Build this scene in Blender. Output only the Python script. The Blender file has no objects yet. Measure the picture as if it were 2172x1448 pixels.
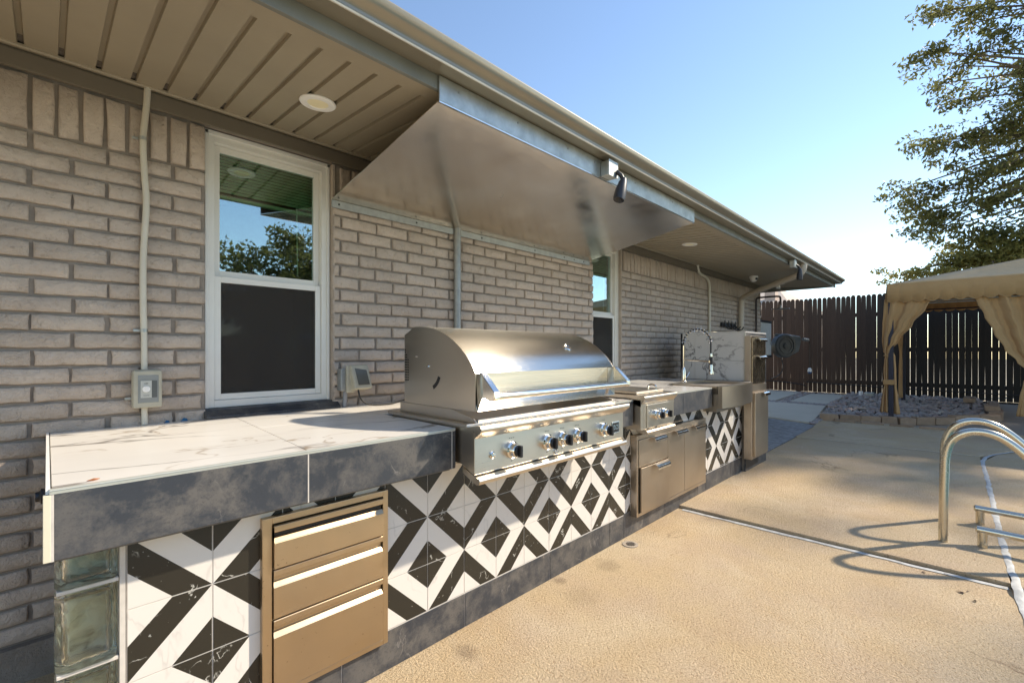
import bpy, bmesh, math, random
import numpy as np
from mathutils import Vector, Matrix, noise
R = random.Random(7)
sc = bpy.context.scene
C = sc.collection
rad = math.radians

# ------------------------------------------------------------ camera
EYE = 1.28
cam_data = bpy.data.cameras.new('camera'); cam = bpy.data.objects.new('camera', cam_data); C.objects.link(cam)
cam_data.sensor_width = 36; cam_data.lens = 970/2172*36; cam_data.shift_y = 19/2172
cam_data.clip_start = .02; cam_data.clip_end = 500
cam.location = (0, 0, EYE); cam.rotation_euler = (rad(90), 0, -math.atan2(.71296, .70120))
sc.camera = cam
# ------------------------------------------------------------ sky, sun, exposure
SUN = Vector((1.5, -1, 1.40)).normalized()
w = bpy.data.worlds.new('World'); sc.world = w; w.use_nodes = True
nt = w.node_tree; nt.nodes.clear()
sky = nt.nodes.new('ShaderNodeTexSky'); sky.sky_type = 'NISHITA'; sky.sun_disc = False
sky.sun_elevation = math.asin(SUN.z); sky.sun_rotation = math.atan2(SUN.x, SUN.y)
sky.air_density = 1.0; sky.dust_density = 0.; sky.ozone_density = .6
bg = nt.nodes.new('ShaderNodeBackground'); bg.inputs[1].default_value = .125
wo = nt.nodes.new('ShaderNodeOutputWorld')
nt.links.new(sky.outputs[0], bg.inputs[0]); nt.links.new(bg.outputs[0], wo.inputs[0])
sl = bpy.data.lights.new('sun', 'SUN'); sl.energy = 3.2; sl.angle = rad(1.4); sl.color = (1, .89, .72)
so = bpy.data.objects.new('sun', sl); C.objects.link(so); so.rotation_euler = (-SUN).to_track_quat('-Z', 'Y').to_euler()
sc.view_settings.view_transform = 'Standard'; sc.view_settings.look = 'None'
sc.view_settings.exposure = 1.08; sc.view_settings.gamma = 1; sc.view_settings.use_curve_mapping = False
sc.cycles.max_bounces = 8; sc.cycles.diffuse_bounces = 5; sc.cycles.transmission_bounces = 8

# ------------------------------------------------------------ materials
def node(nt, t, **k):
    n = nt.nodes.new(t)
    for a, b in k.items():
        if a[0] == 'i' and a[1:].isdigit(): n.inputs[int(a[1:])].default_value = b
        else: setattr(n, a, b)
    return n
class M:
    """small wrapper round one node material"""
    def __init__(s, name, rough=.6, metal=0, spec=.5):
        s.m = bpy.data.materials.new(name); s.m.use_nodes = True; s.nt = s.m.node_tree
        s.b = s.nt.nodes['Principled BSDF']; s.set('Roughness', rough); s.set('Metallic', metal); s.set('Specular IOR Level', spec)
        s.pos = node(s.nt, 'ShaderNodeNewGeometry').outputs['Position']
        s.bump = None
    def set(s, n, v):
        if isinstance(v, bpy.types.NodeSocket): s.nt.links.new(v, s.b.inputs[n])
        else: s.b.inputs[n].default_value = v if not isinstance(v, tuple) or len(v) == 4 else (*v, 1)
    def link(s, a, b): s.nt.links.new(a, b)
    def vec(s, scale=(1, 1, 1), rot=(0, 0, 0), src=None):
        n = node(s.nt, 'ShaderNodeMapping'); n.inputs['Scale'].default_value = scale; n.inputs['Rotation'].default_value = rot
        s.link(src or s.pos, n.inputs[0]); return n.outputs[0]
    def noise(s, scale, detail=4, rough=.55, dist=0, v=None):
        n = node(s.nt, 'ShaderNodeTexNoise'); s.link(v or s.pos, n.inputs['Vector'])
        n.inputs['Scale'].default_value = scale; n.inputs['Detail'].default_value = detail
        n.inputs['Roughness'].default_value = rough; n.inputs['Distortion'].default_value = dist; return n.outputs[0]
    def voro(s, scale, v=None, feature='F1', out=0):
        n = node(s.nt, 'ShaderNodeTexVoronoi', feature=feature); s.link(v or s.pos, n.inputs['Vector']); n.inputs['Scale'].default_value = scale
        return n.outputs[out]
    def ramp(s, f, stops, interp='LINEAR'):
        n = node(s.nt, 'ShaderNodeValToRGB'); n.color_ramp.interpolation = interp; e = n.color_ramp.elements
        while len(e) < len(stops): e.new(.5)
        for i, (p, c) in enumerate(stops):
            e[i].position = p; e[i].color = (c, c, c, 1) if not isinstance(c, tuple) else (*c, 1)
        s.link(f, n.inputs[0]); return n.outputs[0]
    def mix(s, f, a, b, mode='MIX'):
        n = node(s.nt, 'ShaderNodeMix', data_type='RGBA', blend_type=mode)
        for i, v in ((0, f), (6, a), (7, b)):
            if isinstance(v, bpy.types.NodeSocket): s.link(v, n.inputs[i])
            else: n.inputs[i].default_value = v if i == 0 else (*v, 1)
        return n.outputs[2]
    def math(s, op, a, b=0, c=0):
        n = node(s.nt, 'ShaderNodeMath', operation=op)
        for i, v in enumerate((a, b, c)):
            if isinstance(v, bpy.types.NodeSocket): s.link(v, n.inputs[i])
            else: n.inputs[i].default_value = v
        return n.outputs[0]
    def rnd(s): return node(s.nt, 'ShaderNodeObjectInfo').outputs['Random']
    def jitter(s, col, amt=.12):
        n = node(s.nt, 'ShaderNodeHueSaturation'); s.link(s.math('MULTIPLY_ADD', s.rnd(), 2*amt, 1-amt), n.inputs['Value']); s.link(col, n.inputs['Color']); return n.outputs[0]
    def add_bump(s, h, strength=.3, dist=.01):
        n = node(s.nt, 'ShaderNodeBump'); n.inputs['Strength'].default_value = strength; n.inputs['Distance'].default_value = dist
        s.link(h, n.inputs['Height'])
        if s.bump: s.link(s.bump, n.inputs['Normal'])
        s.bump = n.outputs[0]; s.link(s.bump, s.b.inputs['Normal'])
    def vein(s, scale, width, dist=1.2, detail=5, v=None):
        n = s.noise(scale, detail, .5, dist, v)
        a = s.math('ABSOLUTE', s.math('SUBTRACT', n, .5))
        return s.ramp(a, [(0, 1.), (width, 0.)])
def flat(name, col, rough=.5, metal=0, var=.1, scale=8, bump=0, bscale=60, spec=.5):
    m = M(name, rough, metal, spec)
    f = m.noise(scale, 4)
    m.set('Base Color', m.mix(m.ramp(f, [(.3, 0.), (.7, 1.)]), tuple(c*(1-var) for c in col), tuple(min(1, c*(1+var)) for c in col)))
    if bump: m.add_bump(m.noise(bscale, 3), bump, .004)
    return m.m

# painted brick
m = M('painted_brick', .8, spec=.25)
c = m.mix(m.ramp(m.noise(5, 3), [(.35, 0.), (.65, 1.)]), (.54, .445, .365), (.62, .52, .43))
c = m.mix(m.ramp(m.noise(38, 6, .7), [(.56, 0.), (.74, .6)]), c, (.25, .2, .155))
c = m.jitter(c, .1); isl_ = node(m.nt, 'ShaderNodeNewGeometry').outputs['Random Per Island']
c = m.mix(m.math('MULTIPLY', isl_, .3), c, (.33, .28, .235)); c = m.mix(m.ramp(m.noise(1.4, 5, .6), [(.5, 0.), (.75, .35)]), c, (.33, .27, .21)); m.set('Base Color', c)
m.add_bump(m.noise(30, 6, .65, 1.2), .9, .014); m.add_bump(m.noise(110, 4, .7), .7, .005)
BRICK = m.m
m = M('mortar', .9, spec=.2)
m.set('Base Color', m.mix(m.noise(30, 5), (.21, .178, .148), (.35, .30, .25))); m.add_bump(m.noise(90, 4), .6, .004)
MORTAR = m.m
m = M('foundation', .9); m.set('Base Color', m.mix(m.noise(12, 6), (.22, .185, .15), (.36, .305, .25))); m.add_bump(m.noise(28, 6, .7), .9, .02)
FOUND = m.m
# stainless
def steel(name, col=(.62, .565, .49), rough=.28, brush=(1, 60, 60), stain=None, br=.12, aniso=.0, axis='X', specks=0, bmp=.06, wavy=.12):
    m = M(name, rough, 1)
    v = m.vec(brush); n = m.noise(14, 3, .6, v=v); big = m.noise(3.5, 4)
    c = m.mix(n, tuple(x*.95 for x in col), tuple(min(1, x*1.04) for x in col))
    if stain: c = m.mix(m.ramp(m.noise(1.9, 2 if bmp < .02 else 5, .5, .3), [(.38, 0.), (.7, .8)]), c, stain)
    if specks: c = m.mix(m.ramp(m.noise(70, 2), [(.70, 0.), (.76, specks)]), c, (.10, .06, .03))
    m.set('Base Color', c)
    m.set('Roughness', rough if aniso else m.math('ADD', m.math('MULTIPLY', n, br), m.math('MULTIPLY_ADD', m.noise(6, 6, .7, .8) if specks else big, .22 if specks else .12, rough-(.13 if specks else .09))))
    m.add_bump(m.noise(2.2, 1), wavy, .02); m.add_bump(n, bmp, .001)
    if aniso:
        m.set('Anisotropic', aniso); m.set('Anisotropic Rotation', 0.); t = node(m.nt, 'ShaderNodeTangent', direction_type='RADIAL', axis=axis); m.link(t.outputs[0], m.b.inputs['Tangent'])
    return m.m
STEEL = steel('brushed_steel')
LID = steel('hood_steel', (.56, .535, .48), .15, (.3, 14, 14), aniso=.99, br=.0, wavy=.0, bmp=.3)
STEELD = steel('warm_brushed_steel', (.60, .455, .29), .36, (1, 50, 50), stain=(.44, .35, .25), specks=.5)
SINKM = steel('sink_steel', (.42, .37, .31), .28, (60, 60, 1))
STEELC = steel('cabinet_steel', (.46, .395, .325), .34, (60, 60, 1), stain=(.36, .30, .24), specks=.25)
STEELF = steel('mottled_dark_steel', (.33, .27, .20), .22, (20, 20, 12), stain=(.22, .18, .13), specks=.7)
HOODM = steel('vent_hood_steel', (.84, .78, .69), .17, (.3, .6, .6), stain=(.70, .60, .48), specks=.15, bmp=.0, wavy=.22)
CHROME = steel('chrome', (.78, .745, .69), .1, br=.02)
RAIL = steel('rail_steel', (.60, .56, .47), .24, (4, 4, 4), br=.08)
m = M('rail_steel_patina', .3, 1)
RAILP = None
GALV = flat('galvanised_metal', (.45, .46, .43), .42, .85, .2, 14, .15, 40)
GALV2 = flat('dull_conduit', (.33, .34, .33), .5, .6, .12, 30)
BLACK = flat('black_plastic', (.012, .012, .014), .4)
RUBBER = flat('black_rubber', (.018, .017, .017), .6)
BRONZE = flat('dark_pipe', (.05, .035, .028), .5, .3)
NAVY = flat('navy_powder_coat', (.012, .014, .035), .45)
CREAM = flat('cream_conduit', (.60, .56, .46), .5, 0, .07, 6)
BEIGEB = flat('beige_box', (.42, .39, .30), .5, 0, .1, 20)
WHITE = flat('white_vinyl', (.74, .72, .66), .42, 0, .04, 4)
WHITE2 = flat('white_plastic', (.86, .84, .80), .4, 0, .03)
LENS = flat('diffuser', (.92, .83, .55), .5, 0, .05)
SOFFIT = flat('soffit_panel', (.335, .285, .205), .5, 0, .06, 3)
FRIEZE = flat('frieze_board', (.16, .135, .10), .55, 0, .08, 4)
FASCIAB = flat('grey_fascia_board', (.19, .19, .165), .5, 0, .15, 5)
GUTTER = flat('gutter_metal', (.30, .265, .205), .28, .35, .06, 3)
ROOF = flat('roof_shingle', (.14, .12, .10), .9, 0, .4, 40, .6, 90)
GROUT = flat('grout', (.58, .53, .47), .85, 0, .1, 30)
GROUTD = flat('dark_grout', (.16, .14, .12), .85, 0, .2, 30)
TRIM = flat('tile_edge_trim', (.52, .52, .46), .35, .3, .05, 10)
CREAMT = flat('cream_edge_trim', (.68, .62, .47), .45, 0, .04)
CAULK = flat('caulk', (.50, .49, .46), .6, 0, .25, 20, .4, 50)
BLUET = flat('blue_tape', (.02, .14, .28), .6)
LEAFB = flat('dry_leaf', (.30, .11, .04), .7, 0, .3, 60)
LEAFD = flat('dark_leaf', (.06, .025, .015), .8, 0, .3, 60)
CHIM = flat('neighbour_brick', (.46, .36, .30), .8)
NROOF = flat('neighbour_roof', (.55, .45, .36), .9, 0, .2, 20)
DARKR = flat('dark_room', (.02, .02, .018), .9)
BLIND = flat('blind_slat', (.62, .74, .58), .6, 0, .08)
CLOTH = flat('curtain_inside', (.16, .13, .08), .9, 0, .2)
# marble countertop
def marble(name, base, v1, v2, seed=0, rough=.3, smoke=.25):
    m = M(name, rough)
    v = m.vec((.7, 1.7, 1.5), (.2, .3, .3+seed))
    c = m.mix(m.ramp(m.noise(1.6, 4, .5, .3, v), [(.45, 0.), (.75, smoke)]), base, tuple(x*.62 for x in base))
    c = m.mix(m.math('MULTIPLY', m.vein(1.1, .010, .45, 5, v), m.ramp(m.noise(1.5, 1), [(.40, 0.), (.52, .9)])), c, v1)
    c = m.mix(m.math('MULTIPLY', m.vein(1.9, .007, .3, 4, m.vec((.6, 2, 2), (.1, 0, -.4))), m.ramp(m.noise(1.9, 1), [(.40, 0.), (.52, .85)])), c, v2)
    m.set('Base Color', c); return m.m
MARBLE = marble('white_marble', (.80, .755, .69), (.16, .13, .11), (.36, .27, .18))
MARBLE2 = marble('grey_veined_marble', (.62, .59, .55), (.10, .09, .09), (.15, .135, .13), 1.1, .25, .2)
# tile with printed diagonal pattern; the mesh's U runs across the diagonals
m = M('patterned_tile', .22)
uv = node(m.nt, 'ShaderNodeUVMap'); sx = node(m.nt, 'ShaderNodeSeparateXYZ'); m.link(uv.outputs[0], sx.inputs[0])
f = m.ramp(sx.outputs[0], [(0, 0.), (.25, 1.), (.5, 0.), (.75, 1.)], 'CONSTANT')
wv = m.mix(m.math('MULTIPLY', m.vein(4, .012, .3, 4, m.vec((1.6, 1, .7), (0, .6, 0))), m.ramp(m.noise(5, 2), [(.45, 0.), (.6, .4)])), (.70, .655, .60), (.42, .38, .35))
bv = m.mix(m.math('MULTIPLY', m.vein(7, .008, .35, 5, m.vec((1, 1, 1), (0, .5, 0))), m.ramp(m.noise(17, 2), [(.52, 0.), (.60, .9)])), (.024, .022, .017), (.62, .6, .54))
bv = m.mix(m.ramp(m.noise(75, 2), [(.71, 0.), (.75, .7)]), bv, (.4, .4, .36))
m.set('Base Color', m.mix(f, wv, bv)); TILE = m.m
# dark slate-look porcelain
m = M('slate_tile', .42)
c = m.mix(m.ramp(m.noise(8, 9, .74, .15), [(.43, 0.), (.59, 1.)]), (.036, .040, .049), (.115, .106, .098))
c = m.mix(m.ramp(m.noise(2.2, 5, .65), [(.5, 0.), (.7, .6)]), c, (.05, .054, .064))
c = m.mix(m.math('MULTIPLY', m.vein(5, .008, .5, 5), m.ramp(m.noise(9, 2), [(.5, 0.), (.62, .45)])), c, (.32, .29, .26))
c = m.mix(m.ramp(m.noise(120, 3), [(.55, 0.), (.75, .5)]), c, (.03, .032, .036))
m.set('Base Color', m.jitter(c, .08)); m.add_bump(m.noise(60, 4), .12, .003); SLATE = m.m
# pool deck coating
m = M('deck_coating', .75, spec=.3)
c = m.mix(m.ramp(m.noise(.9, 4, .6), [(.35, 0.), (.65, 1.)]), (.57, .41, .235), (.62, .47, .285))
c = m.mix(m.ramp(m.noise(2.3, 5, .6), [(.42, 0.), (.66, .55)]), c, (.55, .41, .29))
c = m.mix(m.ramp(m.noise(1.3, 4, .6, .5), [(.48, 0.), (.72, .55)]), c, (.70, .58, .41))
c = m.mix(m.math('MULTIPLY', m.vein(.45, .0016, .5, 8), m.ramp(m.noise(.7, 2), [(.5, 0.), (.55, .7)])), c, (.22, .14, .08))
g = m.noise(100, 4, .7, .4)
c = m.mix(m.ramp(g, [(.34, .85), (.45, 0.)]), c, (.31, .18, .085))
c = m.mix(m.ramp(m.noise(4, 6, .7), [(.66, 0.), (.80, .35)]), c, (.2, .14, .08))
for (sx_, sy_, sr, st) in ((2.35, 1.50, .10, .35), (1.25, 1.50, .07, .45), (1.95, 1.42, .13, .2), (2.0, 1.60, .05, .5), (5.2, .9, .4, .12), (3.0, .2, .3, .12), (1.3, .9, .35, .12), (3.6, 1.35, .12, .3)):
    d_ = node(m.nt, 'ShaderNodeVectorMath', operation='DISTANCE'); m.link(m.pos, d_.inputs[0]); d_.inputs[1].default_value = (sx_, sy_, 0)
    q_ = m.math('ADD', m.math('DIVIDE', d_.outputs['Value'], sr), m.math('MULTIPLY_ADD', m.noise(11, 5, .7), 1.6, -.8))
    c = m.mix(m.ramp(q_, [(.35, st), (1., 0.)]), c, (.20, .135, .08))
m.set('Base Color', c); m.add_bump(m.ramp(g, [(.35, 0.), (.6, 1.)]), .75, .006); m.add_bump(m.noise(9, 3), .25, .02); DECK = m.m
m = M('path_concrete', .85); c = m.mix(m.noise(3, 6), (.56, .485, .36), (.70, .61, .48)); m.set('Base Color', c); m.add_bump(m.noise(50, 4), .3, .004); CONC = m.m
m = M('dark_concrete', .85); c = m.mix(m.noise(3, 6), (.32, .26, .20), (.44, .37, .29)); m.set('Base Color', c); m.add_bump(m.noise(50, 4), .3, .004); CONCD = m.m
PAVER = flat('blue_grey_paver', (.30, .285, .27), .8, 0, .3, 14, .5, 50)
EARTH = flat('bare_ground', (.34, .28, .19), .95, 0, .3, 3, .5, 20)
# river stones: colour from the object's random number and from islands in joined meshes
m = M('river_stone', .65)
rn = m.math('FRACT', m.math('ADD', m.rnd(), node(m.nt, 'ShaderNodeNewGeometry').outputs['Random Per Island']))
c = m.ramp(rn, [(0, (.26, .24, .23)), (.2, (.50, .30, .23)), (.4, (.36, .34, .32)), (.6, (.60, .44, .35)), (.8, (.22, .20, .19)), (1, (.70, .60, .50))])
c = m.mix(m.noise(40, 4), c, (.3, .26, .23)); m.set('Base Color', c); m.add_bump(m.noise(60, 3), .2, .004); STONE = m.m
m = M('tan_edging_stone', .85); c = m.mix(m.noise(14, 5), (.26, .165, .10), (.46, .33, .22)); m.set('Base Color', m.jitter(c, .15)); m.add_bump(m.noise(35, 5, .65), .6, .01); EDGE = m.m
# fence: brown stain, with tree and gazebo shade painted in towards the right
m = M('fence_stain_and_shade', .6, spec=.3)
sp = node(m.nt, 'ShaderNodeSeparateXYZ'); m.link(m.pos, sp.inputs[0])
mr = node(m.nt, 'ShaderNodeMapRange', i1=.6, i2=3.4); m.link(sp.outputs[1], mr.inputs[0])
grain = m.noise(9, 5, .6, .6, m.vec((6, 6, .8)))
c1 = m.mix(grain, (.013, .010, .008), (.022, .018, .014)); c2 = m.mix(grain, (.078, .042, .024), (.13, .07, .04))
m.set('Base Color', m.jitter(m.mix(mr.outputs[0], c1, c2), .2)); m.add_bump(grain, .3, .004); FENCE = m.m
# fabric
def fabric(name, c, s=1):
    m = M(name, .85, spec=.15); m.set('Base Color', m.mix(m.noise(6, 4), tuple(x*.9 for x in c), tuple(x*1.08 for x in c)))
    m.set('Sheen Weight', .1); m.add_bump(m.noise(5, 5, .6, 1.5), .6, .03); m.add_bump(m.noise(400, 1), .1, .001); return m.m
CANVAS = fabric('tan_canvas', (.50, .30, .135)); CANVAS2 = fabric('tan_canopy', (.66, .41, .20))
# leaves
def leafm(name, a, b):
    m = M(name, .5, spec=.3); rn = node(m.nt, 'ShaderNodeNewGeometry').outputs['Random Per Island']
    m.set('Base Color', m.mix(rn, a, b)); m.set('Subsurface Weight', 0.)
    tr = node(m.nt, 'ShaderNodeBsdfTranslucent'); tr.inputs[0].default_value = (*[x*1.6 for x in b], 1)
    mx = node(m.nt, 'ShaderNodeMixShader', i0=.4); out = m.nt.nodes['Material Output']
    m.link(m.b.outputs[0], mx.inputs[1]); m.link(tr.outputs[0], mx.inputs[2]); m.link(mx.outputs[0], out.inputs[0]); return m.m
LEAF1 = leafm('oak_leaf', (.05, .06, .022), (.15, .15, .05)); LEAF2 = leafm('shrub_leaf', (.09, .10, .025), (.26, .23, .07))
BARK = flat('bark', (.13, .10, .07), .9, 0, .3, 20, .8, 30)
# glass
def pane_mat(name, tint, refl, screen=False):
    m = M(name); nt = m.nt; out = nt.nodes['Material Output']
    t = node(nt, 'ShaderNodeBsdfTransparent'); t.inputs[0].default_value = (*tint, 1)
    g = node(nt, 'ShaderNodeBsdfGlossy'); g.inputs['Roughness'].default_value = .015; g.inputs[0].default_value = (.85, .93, 1, 1)
    lw = node(nt, 'ShaderNodeLayerWeight', i0=.35)
    f = m.math('MULTIPLY_ADD', lw.outputs[0], .5, refl); mx = node(nt, 'ShaderNodeMixShader')
    m.link(f, mx.inputs[0]); m.link(t.outputs[0], mx.inputs[1]); m.link(g.outputs[0], mx.inputs[2]); m.link(mx.outputs[0], out.inputs[0]); return m.m
PANE = pane_mat('window_glass', (.74, .88, .74), .24); PANE2 = pane_mat('screened_glass', (.35, .38, .33), .03)
m = M('insect_screen', .8); ck = m.noise(900, 1); t = node(m.nt, 'ShaderNodeBsdfTransparent'); mx = node(m.nt, 'ShaderNodeMixShader', i0=.45)
mx.inputs[0].default_value = .35; m.set('Base Color', (.06, .052, .044)); m.link(t.outputs[0], mx.inputs[1]); m.link(m.b.outputs[0], mx.inputs[2]); m.link(mx.outputs[0], m.nt.nodes['Material Output'].inputs[0]); SCREEN = m.m
m = M('glass_block', .01); m.set('Base Color', (.86, .93, .80)); m.set('Transmission Weight', 1.); m.set('IOR', 1.46)
m.add_bump(m.noise(10, 2, .4, .9), .42, .03); m.set('Base Color', (.97, .985, .93)); t = node(m.nt, 'ShaderNodeBsdfTransparent'); t.inputs[0].default_value = (.92, .94, .88, 1); mx = node(m.nt, 'ShaderNodeMixShader', i0=.15)
m.link(m.b.outputs[0], mx.inputs[1]); m.link(t.outputs[0], mx.inputs[2]); m.link(mx.outputs[0], m.nt.nodes['Material Output'].inputs[0]); GLASSB = m.m
m = M('water', .03); m.set('Base Color', (.035, .15, .14)); m.set('Specular IOR Level', .8); m.add_bump(m.noise(4, 4), .3, .05); WATER = m.m
m = M('mottled_backing', .8); m.set('Base Color', m.ramp(m.noise(11, 3, .6, 2.5), [(.30, (.14, .13, .09)), (.42, (.55, .53, .40)), (.6, (.80, .81, .72))])); BACKS = m.m
CLEAR = pane_mat('clear_cover', (.75, .77, .75), .08)

# ------------------------------------------------------------ geometry helpers
class MB:
    def __init__(s): s.v = []; s.f = []; s.uv = None
    def add(s, vs, fs):
        n = len(s.v); s.v += [tuple(p) for p in vs]; s.f += [tuple(i+n for i in f) for f in fs]; return s
    def box(s, x0, x1, y0, y1, z0, z1):
        return s.add([(x0, y0, z0), (x1, y0, z0), (x1, y1, z0), (x0, y1, z0), (x0, y0, z1), (x1, y0, z1), (x1, y1, z1), (x0, y1, z1)],
                     [(0, 3, 2, 1), (4, 5, 6, 7), (0, 1, 5, 4), (1, 2, 6, 5), (2, 3, 7, 6), (3, 0, 4, 7)])
    def px(s, prof, x0, x1):          # extrude a (y,z) outline along x
        n = len(prof); a = [(x0, y, z) for y, z in prof]; b = [(x1, y, z) for y, z in prof]
        return s.add(a+b, [tuple(range(n))[::-1], tuple(range(n, 2*n))] + [(i, (i+1) % n, n+(i+1) % n, n+i) for i in range(n)])
    def py(s, prof, y0, y1):          # extrude an (x,z) outline along y
        n = len(prof); a = [(x, y0, z) for x, z in prof]; b = [(x, y1, z) for x, z in prof]
        return s.add(a+b, [tuple(range(n))[::-1], tuple(range(n, 2*n))] + [(i, (i+1) % n, n+(i+1) % n, n+i) for i in range(n)])
    def pz(s, prof, z0, z1, ztop=None):
        n = len(prof); a = [(x, y, z0) for x, y in prof]; b = [(x, y, ztop(x, y) if ztop else z1) for x, y in prof]
        return s.add(a+b, [tuple(range(n))[::-1], tuple(range(n, 2*n))] + [(i, (i+1) % n, n+(i+1) % n, n+i) for i in range(n)])
    def tube(s, pts, r, n=10, cap=True):
        pts = [Vector(p) for p in pts]; rs = r if isinstance(r, (list, tuple)) else [r]*len(pts); base = len(s.v)
        t0 = (pts[1]-pts[0]).normalized(); u = t0.orthogonal().normalized()
        for i, p in enumerate(pts):
            t = ((pts[i+1]-p).normalized() if i == 0 else (p-pts[i-1]).normalized() if i == len(pts)-1 else ((pts[i+1]-p).normalized()+(p-pts[i-1]).normalized()).normalized())
            u = (u - t*u.dot(t)).normalized(); v = t.cross(u)
            s.v += [tuple(p+(u*math.cos(2*math.pi*k/n)+v*math.sin(2*math.pi*k/n))*rs[i]) for k in range(n)]
        for i in range(len(pts)-1):
            for k in range(n):
                a = base+i*n+k; b = base+i*n+(k+1) % n; s.f.append((a, b, b+n, a+n))
        if cap: s.f.append(tuple(base+k for k in range(n))[::-1]); s.f.append(tuple(base+(len(pts)-1)*n+k for k in range(n)))
        return s
    def lathe(s, prof, o, ax=(0, 0, 1), n=24):   # prof: (radius, distance along axis)
        o = Vector(o); ax = Vector(ax).normalized(); u = ax.orthogonal().normalized(); v = ax.cross(u); m = len(prof)
        vs = [o+ax*h+(u*math.cos(2*math.pi*k/n)+v*math.sin(2*math.pi*k/n))*max(r, 1e-4) for r, h in prof for k in range(n)]
        fs = [(i*n+k, i*n+(k+1) % n, (i+1)*n+(k+1) % n, (i+1)*n+k) for i in range(m-1) for k in range(n)]
        if prof[0][0] > 1e-3: fs.append(tuple(range(n))[::-1])
        if prof[-1][0] > 1e-3: fs.append(tuple(range((m-1)*n, m*n)))
        return s.add(vs, fs)
    def build(s, name, mat, parent=None, smooth=False, bevel=0, loc=None, seg=2, ang=35):
        me = bpy.data.meshes.new(name)
        L = Vector(loc) if loc is not None else (wloc(parent) if parent else Vector((0, 0, 0)))
        me.from_pydata([tuple(Vector(p)-L) for p in s.v], [], s.f)
        me.validate(); bm = bmesh.new(); bm.from_mesh(me); bmesh.ops.recalc_face_normals(bm, faces=bm.faces); bm.to_mesh(me); bm.free()
        me.materials.append(mat)
        o = bpy.data.objects.new(name, me); C.objects.link(o)
        if parent: o.parent = parent; o.location = L-wloc(parent)
        else: o.location = L
        WL[o.name] = L
        if smooth:
            me.polygons.foreach_set('use_smooth', [True]*len(me.polygons))
            try: me.set_sharp_from_angle(angle=rad(ang))
            except Exception: pass
        if bevel:
            b = o.modifiers.new('bevel', 'BEVEL'); b.width = bevel; b.segments = seg; b.limit_method = 'ANGLE'; b.angle_limit = rad(35)
        return o
WL = {}
def wloc(o): return WL.get(o.name, Vector((0, 0, 0)))
def tag(o, label, cat, group=None, kind=None):
    if label: o['label'] = label
    if cat: o['category'] = cat
    if group: o['group'] = group
    if kind: o['kind'] = kind
    return o
def thing(name, loc, label, cat, group=None):
    o = bpy.data.objects.new(name, None); C.objects.link(o); o.location = loc; o.empty_display_size = .1; WL[o.name] = Vector(loc)
    return tag(o, label, cat, group)
def struct(o): o['kind'] = 'structure'; return o
def inst(name, me, parent, wl, rot=(0, 0, 0), scale=(1, 1, 1)):
    o = bpy.data.objects.new(name, me); C.objects.link(o); o.rotation_euler = rot; o.scale = scale
    if parent: o.parent = parent; o.location = Vector(wl)-wloc(parent)
    else: o.location = wl
    WL[o.name] = Vector(wl); return o
def B(*a): return MB().box(*a)
def arc(cx, cz, r, a0, a1, n): return [(cx+r*math.cos(rad(a0+(a1-a0)*i/n)), cz+r*math.sin(rad(a0+(a1-a0)*i/n))) for i in range(n+1)]
def lettering(body, size, parent, wl, rot, mat, depth=.0006, name='lettering', sx=1):
    cu = bpy.data.curves.new('t', 'FONT'); cu.body = body; cu.size = size; cu.extrude = depth; cu.align_x = 'CENTER'; cu.align_y = 'CENTER'
    t = bpy.data.objects.new('t', cu); C.objects.link(t); me = bpy.data.meshes.new_from_object(t); bpy.data.objects.remove(t)
    me.materials.append(mat); return inst(name, me, parent, wl, rot, (sx, 1, 1))
def gz(x): return .03 if x < 8 else .03+.035*(x-8)

# ============================================================ SETTING: ground
WALL = 2.6
big = struct(MB().add([(-60, -60, -.1), (13.0, -60, -.1), (13.0, 60, -.1), (-60, 60, -.1)], [(0, 1, 2, 3)]).build('ground', EARTH))
struct(MB().add([(13.5, -60, .2), (80, -60, .2), (80, 60, .2), (13.5, 60, .2)], [(0, 1, 2, 3)]).build('ground_beyond_fence', flat('pale_ground', (.52, .45, .33), .95, 0, .15, 2)))
# near deck slab, flush against the kitchen
struct(MB().pz([(-4, -.22), (3.635, -.22), (3.60, 1.66), (3.60, 2.61), (-4, 2.61)], -.09, 0).build('pool_deck', DECK, bevel=.006))
far = [(3.655, -.19), (4.58, -.175), (6.54, -.165), (7.47, -.155), (7.735, -.15), (7.61, 1.72), (5.2, 1.72), (3.615, 1.70)]
struct(MB().pz(far, -.09, .022).build('raised_deck_slab', DECK, bevel=.006))
farb = [(7.75, -.15), (8.02, -.27), (8.55, -.54), (9.6, -.95), (9.62, -.3), (9.45, .2), (9.60, .94), (9.40, 1.76), (8.6, 1.70), (7.63, 1.72)]
struct(MB().pz(farb, -.09, .03, lambda x, y: gz(x)+.004).build('far_deck_slab', DECK, bevel=.004))
cop = [(3.63, -.215), (4.58, -.197), (6.54, -.188), (7.49, -.18), (8.05, -.30), (8.57, -.57), (9.6, -1.0), (9.6, -1.7), (8.3, -1.2), (7.3, -.8), (3.63, -.8)]
struct(MB().pz([(-4, -.235), (3.26, -.235), (3.5, -.22), (3.628, -.215), (3.628, -.8), (-4, -.8)], -.09, .003).build('pool_coping', DECK, bevel=.004))
struct(MB().pz(cop, -.09, .022).build('pool_coping', DECK, bevel=.008))
struct(MB().add([(-4, -.82, -.08), (7.2, -.82, -.08), (9.6, -1.75, -.08), (9.6, -6, -.08), (-4, -6, -.08)], [(0, 1, 2, 3, 4)]).build('pool_water', WATER))
struct(MB().pz([(-6, -6.02), (9.6, -6.02), (13.2, -14), (-6, -14)], -.09, .02).build('far_side_deck', CONC))
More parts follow.
